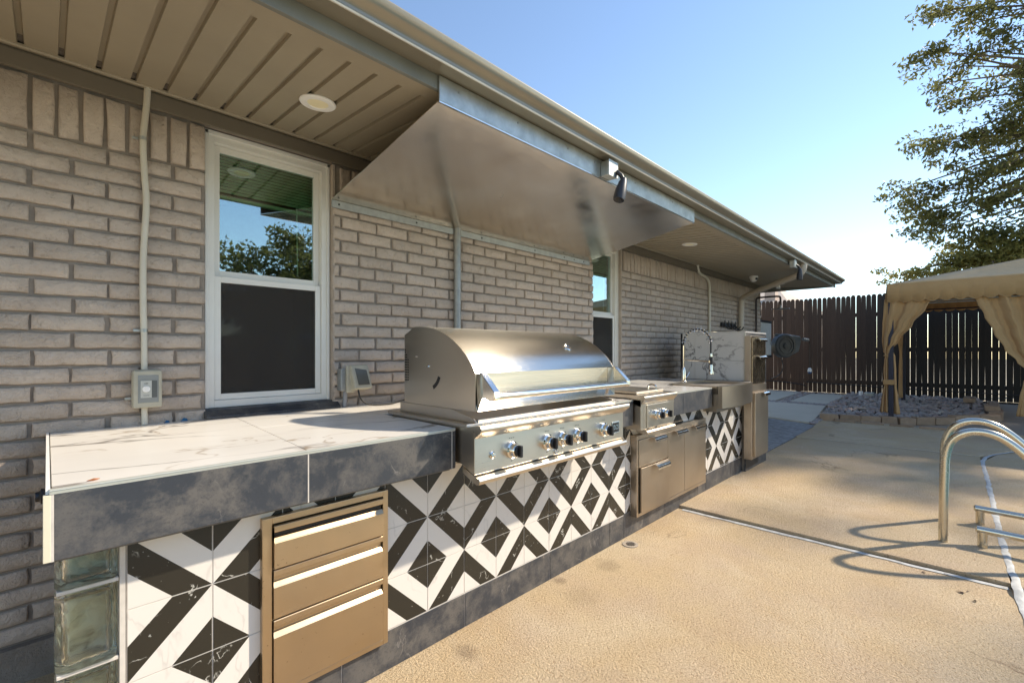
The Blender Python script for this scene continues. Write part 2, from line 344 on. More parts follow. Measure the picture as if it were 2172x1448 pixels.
struct(MB().add([(9.3, -8, gz(9.3)-.02), (13.7, -8, gz(13.7)-.02), (13.7, 4.5, gz(13.7)-.02), (9.3, 4.5, gz(9.3)-.02)], [(0, 1, 2, 3)]).build('patio', CONCD))
struct(MB().pz([(5.3, 1.74), (7.62, 1.735), (8.9, 1.72), (9.2, 2.35), (9.1, 2.6), (5.3, 2.6)], -.09, .02, lambda x, y: gz(x)-.012).build('paver_strip', PAVER))
# caulk lines (raised, ragged beads)
def bead(pts, w, z, name, mat=CAULK, wob=.3):
    mb = MB(); P = [Vector((*p, 0)) for p in pts]; q = []
    for i in range(len(P)-1):
        n = max(2, int((P[i+1]-P[i]).length/.05))
        q += [P[i].lerp(P[i+1], k/n) for k in range(n)]
    q.append(P[-1]); vs = []
    for i, p in enumerate(q):
        t = (q[min(i+1, len(q)-1)]-q[max(i-1, 0)]).normalized(); nrm = Vector((-t.y, t.x, 0))
        a = w*(.5+wob*(noise.noise(p*9)))*1.; b = w*(.5+wob*(noise.noise(p*11+Vector((5, 5, 5)))))
        zz = z(p.x) if callable(z) else z
        vs += [p+nrm*a+Vector((0, 0, zz)), p+Vector((0, 0, zz+.004)), p-nrm*b+Vector((0, 0, zz))]
    mb.add(vs, [(3*i+k, 3*i+k+1, 3*i+k+4, 3*i+k+3) for i in range(len(q)-1) for k in (0, 1)])
    return mb.build(name, mat, smooth=True)
struct(bead([(3.585, 1.6), (3.617, -.18)], .036, .003, 'slab_joint'))
struct(bead([(-4, -.228), (3.2, -.226), (3.5, -.213), (4.58, -.186), (5.55, -.183), (6.54, -.178), (7.1, -.168), (7.49, -.172), (7.8, -.21), (8.05, -.285), (8.3, -.42), (8.57, -.555), (9.6, -.98)], .034, lambda x: .004 if x < 3.55 else .023 if x < 8 else .023+.02*(x-8), 'coping_joint'))
struct(bead([(7.62, 1.70), (7.742, -.15)], .012, .0265, 'far_slab_joint', CONC))
# path slabs
def slab(pts, nm='path_slab'): return struct(MB().pz(pts, 0, .1, lambda x, y: gz(x)+.012).build(nm, CONC, bevel=.01))
slab([(8.95, 1.80), (9.15, 2.45), (9.2, 3.2), (11.3, 3.15), (11.16, 1.98), (9.5, 1.83)])
slab([(11.42, 2.02), (11.52, 2.72), (13.15, 2.66), (13.3, 1.92)])
slab([(11.38, 3.0), (11.4, 4.2), (13.42, 4.2), (13.42, 2.9)])

# ============================================================ HOUSE
X0, X1 = -1.6, 9.1
house = thing('house', (0, WALL, 0), 'house with taupe painted brick wall, tan panelled soffit and metal gutter', 'house')
W1 = (.535, 1.165, .975, 2.375); W2 = (3.79, 4.32, .975, 2.375)
wl = MB(); yy0, yy1 = WALL+.0145, WALL+.2
for a, b in ((X0, W1[0]), (W1[1], W2[0]), (W2[1], X1)): wl.box(a, b, yy0, yy1, .14, 2.6)
for wnd in (W1, W2): wl.box(wnd[0], wnd[1], yy0, yy1, .14, wnd[2]-.03)
for wnd in (W1, W2): wl.box(wnd[0], wnd[1], yy0, yy1, wnd[3]-.003, 2.6)
wl.box(X1-.2, X1-.012, yy1, 9, .14, 2.6)
wall = wl.build('wall', MORTAR, house)
MB().box(X0, X1+.01, WALL-.02, WALL+.2, -.1, .14).build('foundation', FOUND, house)
# bricks
def brick_mesh(L, H, seed, D=.055, rough=1.):
    r = random.Random(seed); nx, nz = 5, 2; mb = MB(); vs = []; fs = []
    def wob(x, z, k): return noise.noise(Vector((x*14+seed*3.1, z*30, k)))
    g = {}
    def ring(x, z, ins, y):
        sxn = (1 if x > L/2+1e-6 else -1 if x < L/2-1e-6 else 0)
        dx = wob(x, z, 1)*.005*rough; dz = wob(x, z, 7)*.0058*rough
        e = .0045*ins
        X = min(max(x, e), L-e)+dx; Z = min(max(z, e), H-e)+dz
        return (X, y + (wob(x*.5, z*.5, 3)*.003*rough if ins else 0), Z)
    for iz in range(nz+1):
        for ix in range(nx+1):
            g[ix, iz] = len(vs); vs.append(ring(L*ix/nx, H*iz/nz, 1, 0))
    per = [(i, 0) for i in range(nx+1)]+[(nx, j) for j in range(1, nz+1)]+[(i, nz) for i in range(nx-1, -1, -1)]+[(0, j) for j in range(nz-1, 0, -1)]
    o1 = len(vs); vs += [ring(L*i/nx, H*j/nz, 0, .005) for i, j in per]
    o2 = len(vs); vs += [(L*i/nx, D, H*j/nz) for i, j in per]
    for iz in range(nz):
        for ix in range(nx): fs.append((g[ix, iz], g[ix+1, iz], g[ix+1, iz+1], g[ix, iz+1]))
    n = len(per)
    for k in range(n):
        a, b = g[per[k]], g[per[(k+1) % n]]
        fs.append((o1+k, o1+(k+1) % n, b, a)); fs.append((o2+k, o2+(k+1) % n, o1+(k+1) % n, o1+k))
    mb.add(vs, fs); o = mb.build('brick', BRICK, None, smooth=True, ang=60); me = o.data; bpy.data.objects.remove(o); return me
BL, BH, BP = .2145, .0585, .0712
full = [brick_mesh(BL, BH, s) for s in range(10)]; cut = {}
spots = []
for k in range(28):
    z = 2.14-BP*(k+1)+.006
    off = -.043+.114*(k % 2)-.228*7+.004*math.sin(k*2.3)
    n = int((X1-X0)/.228)+2
    for i in range(n):
        a = off+.228*i+.006+R.uniform(-.004, .004); b = a+BL
        segs = [(max(a, X0), min(b, X1))]
        for wnd in (W1, W2):
            if z+BH > wnd[2]-.04:
                ns = []
                for p, q in segs:
                    if q <= wnd[0] or p >= wnd[1]: ns.append((p, q))
                    else:
                        if p < wnd[0]: ns.append((p, wnd[0]))
                        if q > wnd[1]: ns.append((wnd[1], q))
                segs = ns
        for p, q in segs:
            if q-p < .03: continue
            if z+BH < .86 and p > .15 and p < 5.6: continue
            if p > 1.16 and q < 3.7 and z > 2.16: pass
            spots.append((p, q, z))
spots.sort(key=lambda s: max(s[0]+.15, 0) + (5 if s[1] < -.16 else 0) + abs(s[2]-1.5)*.05)
rest = MB()
for idx, (p, q, z) in enumerate(spots):
    me = full[(idx*7) % 10]; yj = R.uniform(-.002, .0025)
    if idx < 300:
        inst('brick', me, house, (p, WALL+yj, z), (0, 0, R.uniform(-.004, .004)), ((q-p)/BL, 1, 1))
    else:
        s = (q-p)/BL; vs = [(v.co.x*s+p, v.co.y+WALL+yj, v.co.z+z) for v in me.vertices]
        rest.add(vs, [tuple(f.vertices) for f in me.polygons])
o = rest.build('brickwork', BRICK, house, smooth=True, ang=60); o['kind'] = 'stuff'
# soldier course under the soffit
sold = [brick_mesh(.0600, .205, 40+s, rough=1.3) for s in range(6)]
wide = brick_mesh(.135, .205, 77, rough=2)
rest = MB(); x = -.046+.0735*.0; n = 0
xs = [x+.0735*i for i in range(125)]
inst('soldier_brick', wide, house, (-.19, WALL-.004, 2.148))
for i, p in enumerate(xs):
    if p+.06 > X1: break
    if (p+.06 > W1[0] and p < W1[1]) or (p+.06 > W2[0] and p < W2[1]): continue
    me = sold[(i*5) % 6]; yj = R.uniform(-.006, .006); rz = R.uniform(-.02, .02)
    if n < 60: inst('soldier_brick', me, house, (p+.006, WALL+yj, 2.147), (0, R.uniform(-.01, .01), rz)); n += 1
    else: rest.add([(v.co.x+p+.006, v.co.y+WALL+yj, v.co.z+2.147) for v in me.vertices], [tuple(f.vertices) for f in me.polygons])
o = rest.build('soldier_course', BRICK, house, smooth=True, ang=60); o['kind'] = 'stuff'
# frieze trim, soffit panels, bands
MB().px([(2.578, 2.362), (2.598, 2.362), (2.598, 2.44), (2.586, 2.44), (2.586, 2.434), (2.578, 2.43)], X0, X1+.0).build('frieze_board', FRIEZE, house, bevel=.002)
MB().px([(2.566, 2.438), (2.598, 2.441), (2.598, 2.452), (2.562, 2.452), (2.562, 2.444)], X0, X1).build('channel_trim', SOFFIT, house)
def sz(y): return 2.39+(y-1.67)*.0645
pm = MB(); gw = .021; W = .111
pf = [(0, 0), (W-gw, 0), (W-gw+.003, .016), (W-.003, .016), (W, 0), (W, .02), (0, .02)]
a = [(x, 1.665, sz(1.665)+z) for x, z in pf]; b = [(x, 2.578, sz(2.578)+z) for x, z in pf]; n = len(pf)
pm.add(a+b, [tuple(range(n)), tuple(range(n, 2*n))[::-1]]+[(i, n+i, n+(i+1) % n, (i+1) % n) for i in range(n)])
po = pm.build('soffit_panel', SOFFIT, None); panel = po.data; bpy.data.objects.remove(po)
k0 = int((X0+.071)/W)-1
for i in range(k0, int(9.6/W)+1):
    xx = -.071+W*i-(W-gw/2)
    if xx+W > 9.60: break
    inst('soffit_panel', panel, house, (xx, 0, 0))
MB().px([(1.585, 2.378), (1.672, 2.383), (1.672, 2.402), (1.585, 2.398)], X0-2, 9.6).build('soffit_band', SOFFIT, house, bevel=.002)
MB().px([(1.565, 2.372), (1.585, 2.372), (1.585, 2.45), (1.565, 2.45)], X0-2, 9.62).build('fascia_board', FASCIAB, house, bevel=.002)
gp = [(1.565, 2.432), (1.479, 2.430), (1.4745, 2.428), (1.471, 2.432), (1.474, 2.437), (1.474, 2.449), (1.468, 2.457), (1.457, 2.463), (1.446, 2.469), (1.437, 2.478), (1.433, 2.488), (1.430, 2.500), (1.432, 2.506), (1.438, 2.506), (1.44, 2.495), (1.46, 2.472), (1.485, 2.452), (1.49, 2.444), (1.565, 2.444)]
MB().px(gp, X0-2, 9.665).build('gutter', GUTTER, house, smooth=True, ang=25)
MB().px([(1.4795, 2.427), (1.4725, 2.426), (1.4695, 2.431), (1.4735, 2.4345), (1.4795, 2.4295)], X0-2, 9.60).build('gutter_lip', flat('gutter_lip_highlight', (.75, .70, .62), .3, .3), house)  # pale strip paints the bright highlight along the gutter's lower lip
ge = [(9.53+(1.565-y), z) for y, z in gp]
MB().py(ge, 1.565, 7).build('gutter', GUTTER, house, smooth=True, ang=25)
MB().box(9.10, 9.53, 2.6, 7, 2.385, 2.40).build('soffit_band', SOFFIT, house)
MB().box(9.515, 9.535, 1.585, 7, 2.372, 2.45).build('fascia_board', FASCIAB, house)
MB().add([(-3.6, 1.45, 2.50), (9.64, 1.45, 2.50), (5.6, 5.5, 3.85), (-3.6, 5.5, 3.85), (9.64, 9.5, 2.50), (-3.6, 9.5, 2.50),
          (-3.6, 1.55, 2.46), (9.58, 1.55, 2.46), (9.58, 9.4, 2.46), (-3.6, 9.4, 2.46)],
         [(0, 1, 2, 3), (1, 4, 2), (3, 2, 4, 5), (6, 9, 8, 7), (0, 6, 7, 1), (1, 7, 8, 4), (4, 8, 9, 5), (5, 9, 6, 0, 3)]).build('roof', ROOF, house)
MB().box(X0-2, X0-.002, WALL, 9, .0, 2.44).build('side_wall', MORTAR, house)
MB().box(X0-2, 9.0, 8.8, 9, 0, 2.44).build('rear_wall', MORTAR, house)
# windows
def window(W, wy=2.655):
    x0, x1, z0, z1 = W; z0 += 0.02; z1 -= .005; zm = 1.652
    f = MB(); t = .048
    for (a, b, c, d) in ((x0, x0+t, z0, z1), (x1-t, x1, z0, z1), (x0+t, x1-t, z1-t*1.15, z1), (x0+t, x1-t, z0, z0+t*.75)): f.box(a, b, wy-.008, wy+.07, c, d)
    for (a, b, c, d) in ((x0+.006, x0+t*.45, z0, z1-.006), (x1-t*.45, x1-.006, z0, z1-.006), (x0+.006, x1-.006, z1-t*.5, z1-.004)): f.box(a, b, wy-.02, wy-.0081, c, d)
    wo_ = f.build('window', WHITE, house, bevel=.002)
    ix0, ix1 = x0+t+.001, x1-t-.001
    def sash(a, b, c, d, y, s):
        g = MB()
        for q in ((a, a+s, c, d), (b-s, b, c, d), (a+s, b-s, d-s, d), (a+s, b-s, c, c+s)): g.box(q[0], q[1], y, y+.028, q[2], q[3])
        return g.build('sash', WHITE, wo_, bevel=.002)
    up = sash(ix0, ix1, zm+.002, z1-t*1.15-.001, wy+.028, .030); lo = sash(ix0, ix1, z0+t*.75+.001, zm, wy+.004, .030)
    B(ix0+.029, ix1-.029, wy+.040, wy+.044, zm+.03, z1-t*1.15-.03).build('pane', PANE, wo_)
    B(ix0+.029, ix1-.029, wy+.016, wy+.020, z0+t*.75+.03, zm-.029).build('pane', PANE2, wo_)
    B(ix0+.026, ix1-.026, wy+.008, wy+.009, z0+t*.75+.026, zm-.026).build('insect_screen', SCREEN, wo_)
    bl = MB(); zt = z1-t*1.15-.012; nsl = 13
    for i in range(nsl):
        z = zt-.017*i; bl.add([(ix0+.02, wy+.075, z), (ix1-.02, wy+.075, z), (ix1-.02, wy+.083, z+.016), (ix0+.02, wy+.083, z+.016)], [(0, 1, 2, 3)])
    bl.box(ix0+.02, ix1-.02, wy+.072, wy+.1, zt-.017*nsl-.018, zt-.017*nsl)
    b_ = bl.build('blind', BLIND, wo_)
    MB().tube([(ix1-.11, wy+.07, zt-.2), (ix1-.105, wy+.07, zm+.06)], .0035, 6).build('blind_wand', WHITE2, wo_)
    MB().add([(x0-.3, wy+1.4, .2), (x1+.3, wy+1.4, .2), (x1+.3, wy+1.4, 2.4), (x0-.3, wy+1.4, 2.4), (x0-.3, wy+.16, .2), (x1+.3, wy+.16, .2), (x1+.3, wy+.16, 2.4), (x0-.3, wy+.16, 2.4)],
             [(0, 1, 2, 3), (0, 4, 5, 1), (3, 2, 6, 7), (0, 3, 7, 4), (1, 5, 6, 2)]).build('room_interior', DARKR, wo_)
    # back of the wall around the opening
    MB().box(x0-.02, x1+.02, WALL+.012, wy+.03, z0-.055, z0-.002).build('window_sill', SLATE, wo_, bevel=.002)
    return wo_
w1 = window(W1); w2 = window(W2)
MB().px([(2.555, .952), (2.70, .952), (2.70, .99), (2.60, .986), (2.555, .962)], .53, 1.19).build('window_sill', SLATE, w1, bevel=.002)
# jamb returns for window: brick-coloured strips
for wnd in (W1, W2):
    B(wnd[1]-.001, wnd[1]+.012, WALL+.006, WALL+.12, wnd[2], 2.36).build('jamb', BRICK, house)
# downspout
pts = [(7.06, 1.50, 2.43), (7.06, 1.505, 2.36), (7.08, 1.54, 2.305), (7.12, 1.61, 2.285), (7.5, 2.08, 2.215), (7.83, 2.46, 2.15), (7.88, 2.53, 2.12), (7.89, 2.55, 2.05), (7.89, 2.55, .2)]
def smooth_path(p, it=2):
    p = [Vector(q) for q in p]
    for _ in range(it):
        q = [p[0]]
        for i in range(len(p)-1): q += [p[i].lerp(p[i+1], .25), p[i].lerp(p[i+1], .75)]
        q.append(p[-1]); p = q
    return p
MB().tube(smooth_path(pts), .042, 14).build('downspout', flat('downspout_paint', (.52, .45, .36), .45, 0, .05), house, smooth=True)

# recessed lights
def puck(x, y, label):
    t = thing('recessed_light', (x, y, sz(y)), label, 'ceiling light', 'recessed lights in the soffit')
    tilt = .0645
    o = MB().lathe([(.0, .0), (.078, .0), (.079, -.004), (.074, -.009), (.050, -.010), (.046, -.005), (0, -.005)], (x, y, sz(y)), (0, 0, 1), 40).build('trim_ring', WHITE2, t, smooth=True)
    o.rotation_euler.x = tilt
    o = MB().lathe([(0, -.0052), (.045, -.0056), (0, -.0072)], (x, y, sz(y)), (0, 0, 1), 32).build('lens', LENS, t, smooth=True); o.rotation_euler.x = tilt
puck(.873, 2.11, 'round white recessed light above the near window'); puck(4.82, 2.075, 'round white recessed light beyond the steel vent hood')

# ============================================================ VENT HOOD
hood = thing('vent_hood', (2.4, 2.6, 2.2), 'stained stainless steel vent canopy hung from the soffit over the grill', 'vent hood')
hx0, hx1 = 1.148, 3.70
MB().px([(1.562, 2.322), (1.5655, 2.319), (2.583, 2.148), (2.588, 2.152), (1.568, 2.325)], hx0, hx1).build('canopy_sheet', HOODM, hood, bevel=.001)
MB().px([(1.553, 2.3225), (1.5615, 2.3225), (1.5615, 2.428), (1.553, 2.428)], hx0, hx1).build('front_flange', GALV, hood, bevel=.0015)
MB().px([(1.5535, 2.3165), (1.5645, 2.3165), (1.5645, 2.3215), (1.5535, 2.3215)], hx0, hx1).build('drip_edge', CHROME, hood)
for a, b in ((hx0, 2.03), (2.095, hx1)):
    MB().px([(2.580, 2.104), (2.5895, 2.104), (2.5895, 2.147), (2.580, 2.147)], a, b).build('rear_flange', GALV2, hood, bevel=.001)
for x in (1.19, 1.72, 2.3, 2.9, 3.3, 3.45, 3.6):
    MB().lathe([(0, 0), (.006, 0), (.005, -.004), (0, -.005)], (x, 2.58, 2.127), (0, 1, 0), 10).build('screw', BLACK, hood)
for x in (1.25, 1.62, 2.02, 2.28, 2.75, 3.3):
    MB().lathe([(0, 0), (.006, 0), (.005, -.004), (0, -.005)], (x, 1.553, 2.395), (0, 1, 0), 10).build('screw', GALV2, hood)
tag(MB().tube([(2.062, 2.578, .94), (2.062, 2.578, 2.16)], .0265, 14).build('metal_conduit', GALV2, smooth=True), 'grey metal conduit rising from behind the grill to the vent hood', 'conduit')

# ============================================================ KITCHEN ISLAND
isl = thing('outdoor_kitchen', (2.5, 2.0, 0), 'long tiled outdoor kitchen counter along the brick wall', 'outdoor kitchen')
FY = 1.645
MB().box(.145, 5.36, FY+.012, 2.58, 0, .90).build('island_core', GROUTD, isl)
g = MB(); g.box(.1535, 5.36, FY-.0022, FY+.012, 0, .90); g.build('grout_bed', GROUT, isl)
def tile_mesh(w, h, colr, rowt, p0=0, p1=1, q0=0, q1=1):
    mb = MB().box(0, w, 0, .008, 0, h); o = mb.build('tile', TILE, None); me = o.data; bpy.data.objects.remove(o)
    uvl = me.uv_layers.new(name='UVMap')
    for lp in me.loops:
        v = me.vertices[lp.vertex_index].co; p = p0+(p1-p0)*v.x/w; q = q0+(q1-q0)*v.z/h
        s = (p if colr else 1-p)+(q if rowt else 1-q); uvl.data[lp.index].uv = (min(max(s/2, .0005), .9995), .5)
    me.materials.clear(); me.materials.append(TILE); return me
T = .2032; gap = .0038
cache = {}
def put_tile(x, z, w, h, cr, rt, p0, p1, q0, q1):
    k = (round(w, 3), round(h, 3), cr, rt, round(p0, 2), round(p1, 2), round(q0, 2), round(q1, 2))
    if k not in cache: cache[k] = tile_mesh(w-gap, h-gap, cr, rt, p0, p1, q0, q1)
    inst('tile', cache[k], isl, (x+gap/2, FY-.004+R.uniform(-.0007, .0007), z+gap/2))
def tiles(xa, xb, za, zb, gx, gzz):
    i = math.floor((xa-gx)/T+1e-6)
    while gx+i*T < xb-.01:
        a, b = max(gx+i*T, xa), min(gx+(i+1)*T, xb)
        j = math.floor((za-gzz)/T+1e-6)
        while gzz+j*T < zb-.01:
            c_, d = max(gzz+j*T, za), min(gzz+(j+1)*T, zb)
            if b-a > .015 and d-c_ > .012:
                cx = .5*(a+b); cz = .5*(c_+d)
                hid = (.51 < a and b < .93 and d < .70) or (2.87 < a and b < 3.98 and d < .68)
                if not hid: put_tile(a, c_, b-a, d-c_, i % 2 != 0, j % 2 == 0, (a-gx-i*T)/T, (b-gx-i*T)/T, (c_-gzz-j*T)/T, (d-gzz-j*T)/T)
            j += 1
        i += 1
tiles(.152, .62, .160, .86, .357, .157)
tiles(.62, 2.84, .160, .86, 1.15, .157)
tiles(2.84, 5.15, .172, .86, 4.40+T, .185)
# base tiles
bj = [.152, .767, 1.359, 1.970, 2.578, 2.754, 3.36, 3.97, 4.153, 4.76, 5.36]
for a, b in zip(bj, bj[1:]):
    B(a+.002, b-.002, FY-.005, FY+.003, .002, .155 if b < 2.8 else .168).build('base_tile', SLATE, isl, bevel=.001)
# glass block column
MB().box(.0225, .1375, FY+.082, FY+.10, 0, .80).build('column_back', BACKS, isl)
MB().box(.1375, .1445, FY+.012, FY+.2, 0, .80).build('column_side', GROUT, isl)
MB().box(.139, .1515, FY-.006, FY+.003, 0, .80).build('grout_joint', GROUT, isl)
def gblock(z0, z1):
    prof = []
    xa, xb, ya, yb = .012, .134, FY-.012, FY+.075
    prof = [(xb, yb), (xa+.035, yb)]+[(xa+.035-.035*math.sin(t), yb-.043+.043*math.cos(t)) for t in (.5, 1, 1.4)]+[(xa+.03-.03*math.cos(t), ya+.035-.035*math.sin(t)) for t in (.2, .6, 1.0, 1.4)]+[(xb-.008, ya), (xb, ya+.008)]
    o = MB().pz(prof, z0, z1).build('glass_block', GLASSB, isl, smooth=True, bevel=.008, seg=3)
    # inner raised face
    cv_ = MB().box(xa+.018, xb-.012, ya+.014, yb-.012, z0+.014, z1-.014).build('glass_cavity', GLASSB, o, smooth=True, bevel=.012, seg=3); cv_.data.flip_normals()
for z0, z1 in ((-.0, .220), (.232, .438), (.450, .652), (.664, .80)): gblock(z0, z1)
for z in (.226, .444, .658): MB().box(.016, .138, FY-.004, FY+.08, z-.0055, z+.0055).build('mortar_joint', GROUT, isl, bevel=.002)
# countertops
CT = .95
MB().box(.006, 1.222, 1.562, 2.598, .80, .938).build('counter_core', GROUTD, isl)
MB().box(2.38, 5.03, 1.56, 2.598, .80, .945).build('counter_core', GROUTD, isl)
def top(xa, xb, ya, yb, z, mat): B(xa, xb, ya, yb, z-.011, z).build('countertop_tile', mat, isl, bevel=.0015)
def quad_top(pts, z, mat): MB().pz(pts, z-.011, z).build('countertop_tile', mat, isl, bevel=.0015)
quad_top([(.008, 1.549), (.6025, 1.549), (.653, 2.6), (.008, 2.6)], CT, MARBLE)
quad_top([(.6055, 1.549), (1.221, 1.549), (1.221, 2.14), (.6335, 2.14)], CT, MARBLE)
quad_top([(.6340, 2.1425), (1.40, 2.1425), (1.40, 2.6), (.656, 2.6)], CT, MARBLE)
quad_top([(1.403, 2.02), (2.37, 2.02), (2.37, 2.6), (1.403, 2.6)], CT, MARBLE)
quad_top([(2.376, 1.549), (2.70, 1.549), (2.70, 2.6), (2.376, 2.6)], CT+.005, MARBLE2)
quad_top([(2.703, 1.90), (3.2, 1.90), (3.2, 2.6), (2.703, 2.6)], CT+.01, MARBLE2)
quad_top([(3.203, 1.549), (4.036, 1.549), (4.036, 2.6), (3.203, 2.6)], CT+.01, MARBLE2)
quad_top([(4.039, 1.965), (4.86, 1.965), (4.86, 2.6), (4.039, 2.6)], CT+.01, MARBLE2)
quad_top([(4.863, 1.535), (5.04, 1.535), (5.04, 2.6), (4.863, 2.6)], CT+.01, MARBLE2)
# aluminium edge profile along the front
MB().px([(1.538, .9465), (1.5485, .9465), (1.5485, .9505), (1.543, .9505), (1.5385, .9485)], .004, 1.221).build('edge_trim', TRIM, isl)
MB().box(1.2*0+.004, 1.221, 1.5395, 1.5485, .9380, .9462).build('edge_trim', TRIM, isl)
MB().box(3.205, 4.036, 1.5395, 1.5485, .950, .9605).build('edge_trim', TRIM, isl)
MB().box(2.376, 2.70, 1.5395, 1.5485, .946, .9555).build('edge_trim', TRIM, isl)
MB().box(-.0025, .0055, 1.549, 2.6, .938, .9525).build('edge_trim', WHITE2, isl)
for a, b, z0, z1 in ((.012, .6045, .779, .937), (.6085, 1.2015, .779, .937), (1.2055, 1.222, .779, .937), (2.38, 2.70, .790, .944), (3.215, 3.457, .790, .949), (3.460, 4.036, .790, .949)):
    B(a, b, 1.540, 1.5495, z0, z1).build('edge_tile', SLATE, isl, bevel=.001)
B(4.863, 5.04, 1.525, 1.535, .790, .958).build('edge_tile', SLATE, isl, bevel=.001)
MB().box(.6045, .6085, 1.5405, 1.549, .777, .938).box(1.2015, 1.2055, 1.5405, 1.549, .777, .938).build('edge_grout', GROUT, isl)
MB().box(-.007, .006, 1.5395, 1.556, .778, .937).build('corner_trim', CREAMT, isl, bevel=.001)
MB().box(.006, .0118, 1.5402, 1.55, .778, .937).build('edge_grout', GROUT, isl)
MB().box(-.004, .005, 1.557, 2.6, .778, .9375).build('end_tile', SLATE, isl)
MB().box(.01, 1.2, 1.552, FY-.006, .772, .778).build('underside_board', GROUTD, isl)
# tall unit body
TX0, TX1, TY0, TY1, TZ = 5.085, 5.79, 1.602, 2.27, 1.478
MB().box(TX0+.012, TX1-.012, TY0+.012, TY1, .02, TZ-.012).build('tall_core', GROUTD, isl)
for a, b in ((TY0+.013, 2.128), (2.131, TY1)):
    for c_, d in ((.962, 1.17), (1.173, TZ-.013)): B(TX0, TX0+.011, a, b, c_, d).build('side_tile', MARBLE2, isl)
B(TX0, TX1, TY0, TY1, TZ-.012, TZ).build('top_tile', MARBLE2, isl, bevel=.001)
B(TX0-.003, TX0+.006, TY0-.003, TY0+.012, .95, TZ-.0125).build('corner_trim', TRIM, isl)
for c_, d in ((.01, .5), (.503, 1.02), (1.023, TZ-.013)): B(TX0+.007, TX1, TY0, TY0+.011, c_, d).build('front_tile', SLATE, isl)
# black strip at the back of the tall unit
B(TX0-.006, TX0+.02, TY1+.001, TY1+.02, .962, 1.47).build('edge_strip', BLACK, isl)

# ============================================================ GRILL
gr = thing('grill', (1.8, 1.75, .95), 'large stainless steel built-in gas grill with closed arched hood', 'gas grill')
gx0, gx1 = 1.225, 2.375
# flange on counter and fire box sides
MB().box(gx0+.01, gx1-.01, 1.44, 2.06, .80, .957).build('firebox', STEEL, gr)
MB().box(gx0-.0, gx1+.0, 1.47, 2.10, .9575, .972).build('mounting_flange', STEEL, gr, bevel=.002)
sp_ = [(1.45, .9725), (2.04, .9725), (2.04, 1.02), (1.62, 1.02), (1.47, .992)]
for a, b in ((1.262, 1.272), (2.332, 2.342)): MB().px(sp_, a, b).build('side_plate', STEEL, gr, bevel=.001)
MB().box(1.273, 2.331, 1.452, 1.50, .9725, .988).build('front_rail', STEEL, gr, bevel=.002)
# lid: arched profile
def lid_prof():
    p = [(1.462, 1.022), (1.448, 1.022), (1.446, 1.050), (1.462, 1.183)]
    y0, z0 = 1.462, 1.183
    # arc up to the top
    for y, z in ((1.49, 1.222), (1.53, 1.264), (1.58, 1.303), (1.64, 1.338), (1.70, 1.363), (1.77, 1.383), (1.84, 1.393), (1.915, 1.396)): p.append((y, z))
    p += [(2.005, 1.358), (2.006, 1.0)]
    return p
lp = lid_prof(); LX0, LX1 = 1.266, 2.338
arcp = lp[3:12]; skin = [(y, z) for y, z in arcp]; n = len(skin)
fine = []
for i in range(n-1):
    for k in range(4):
        p0 = skin[max(i-1, 0)]; p1 = skin[i]; p2 = skin[i+1]; p3 = skin[min(i+2, n-1)]; t = k/4
        fine.append(tuple(.5*((2*p1[j])+(-p0[j]+p2[j])*t+(2*p0[j]-5*p1[j]+4*p2[j]-p3[j])*t*t+(-p0[j]+3*p1[j]-3*p2[j]+p3[j])*t**3) for j in (0, 1)))
fine.append(skin[-1])
prof = fine+[(2.006, 1.358), (2.006, 1.0), (1.62, 1.022), (1.462, 1.022)]
inner = prof
lid = MB(); nn = len(prof)
L_ = [(LX0, y, z) for y, z in prof]; R_ = [(LX1, y, z) for y, z in prof]
lid.add(L_+R_, [(i, i+1, nn+i+1, nn+i) for i in range(nn-4)])
lido = lid.build('hood_lid', LID, gr, smooth=True, ang=30)
for X in (LX0, LX1):
    ew = MB()
    s = 1 if X == LX0 else -1
    ew.add([(X, y, z) for y, z in prof]+[(X+s*.004, y, z) for y, z in prof], [tuple(range(nn)), tuple(range(nn, 2*nn))[::-1]]+[(i, (i+1) % nn, nn+(i+1) % nn, nn+i) for i in range(nn)])
    ew.build('end_panel', STEEL, gr)
# recessed lid front with flared ends and the slot
MB().box(LX0+.004, LX1-.004, 1.474, 1.480, 1.024, 1.183).build('lid_front', LID, lido)
MB().px([(1.450, 1.022), (1.474, 1.022), (1.474, 1.072)], LX0+.004, LX1-.004).build('lid_lip', LID, lido, bevel=.001)
for X, s in ((LX0+.0045, 1), (LX1-.0045, -1)):
    MB().add([(X, 1.4625, 1.18), (X, 1.4505, 1.024), (X+s*.045, 1.473, 1.06), (X+s*.035, 1.473, 1.18)], [(0, 1, 2), (0, 2, 3)]).build('lid_gusset', STEEL, lido)
# handle
hd = MB().tube([(1.305, 1.382, 1.088), (2.345, 1.382, 1.088)], .0165, 20).build('handle', CHROME, gr, smooth=True)
for X in (1.287, 2.332):
    MB().add([(X+a, y, z) for a in (0, .034) for y, z in ((1.462, 1.186), (1.45, 1.185), (1.368, 1.108), (1.365, 1.082), (1.378, 1.07), (1.400, 1.068), (1.452, 1.088))],
             [tuple(range(7)), tuple(range(7, 14))[::-1]]+[(i, (i+1) % 7, 7+(i+1) % 7, 7+i) for i in range(7)]).build('handle_bracket', CHROME, hd, bevel=.003)
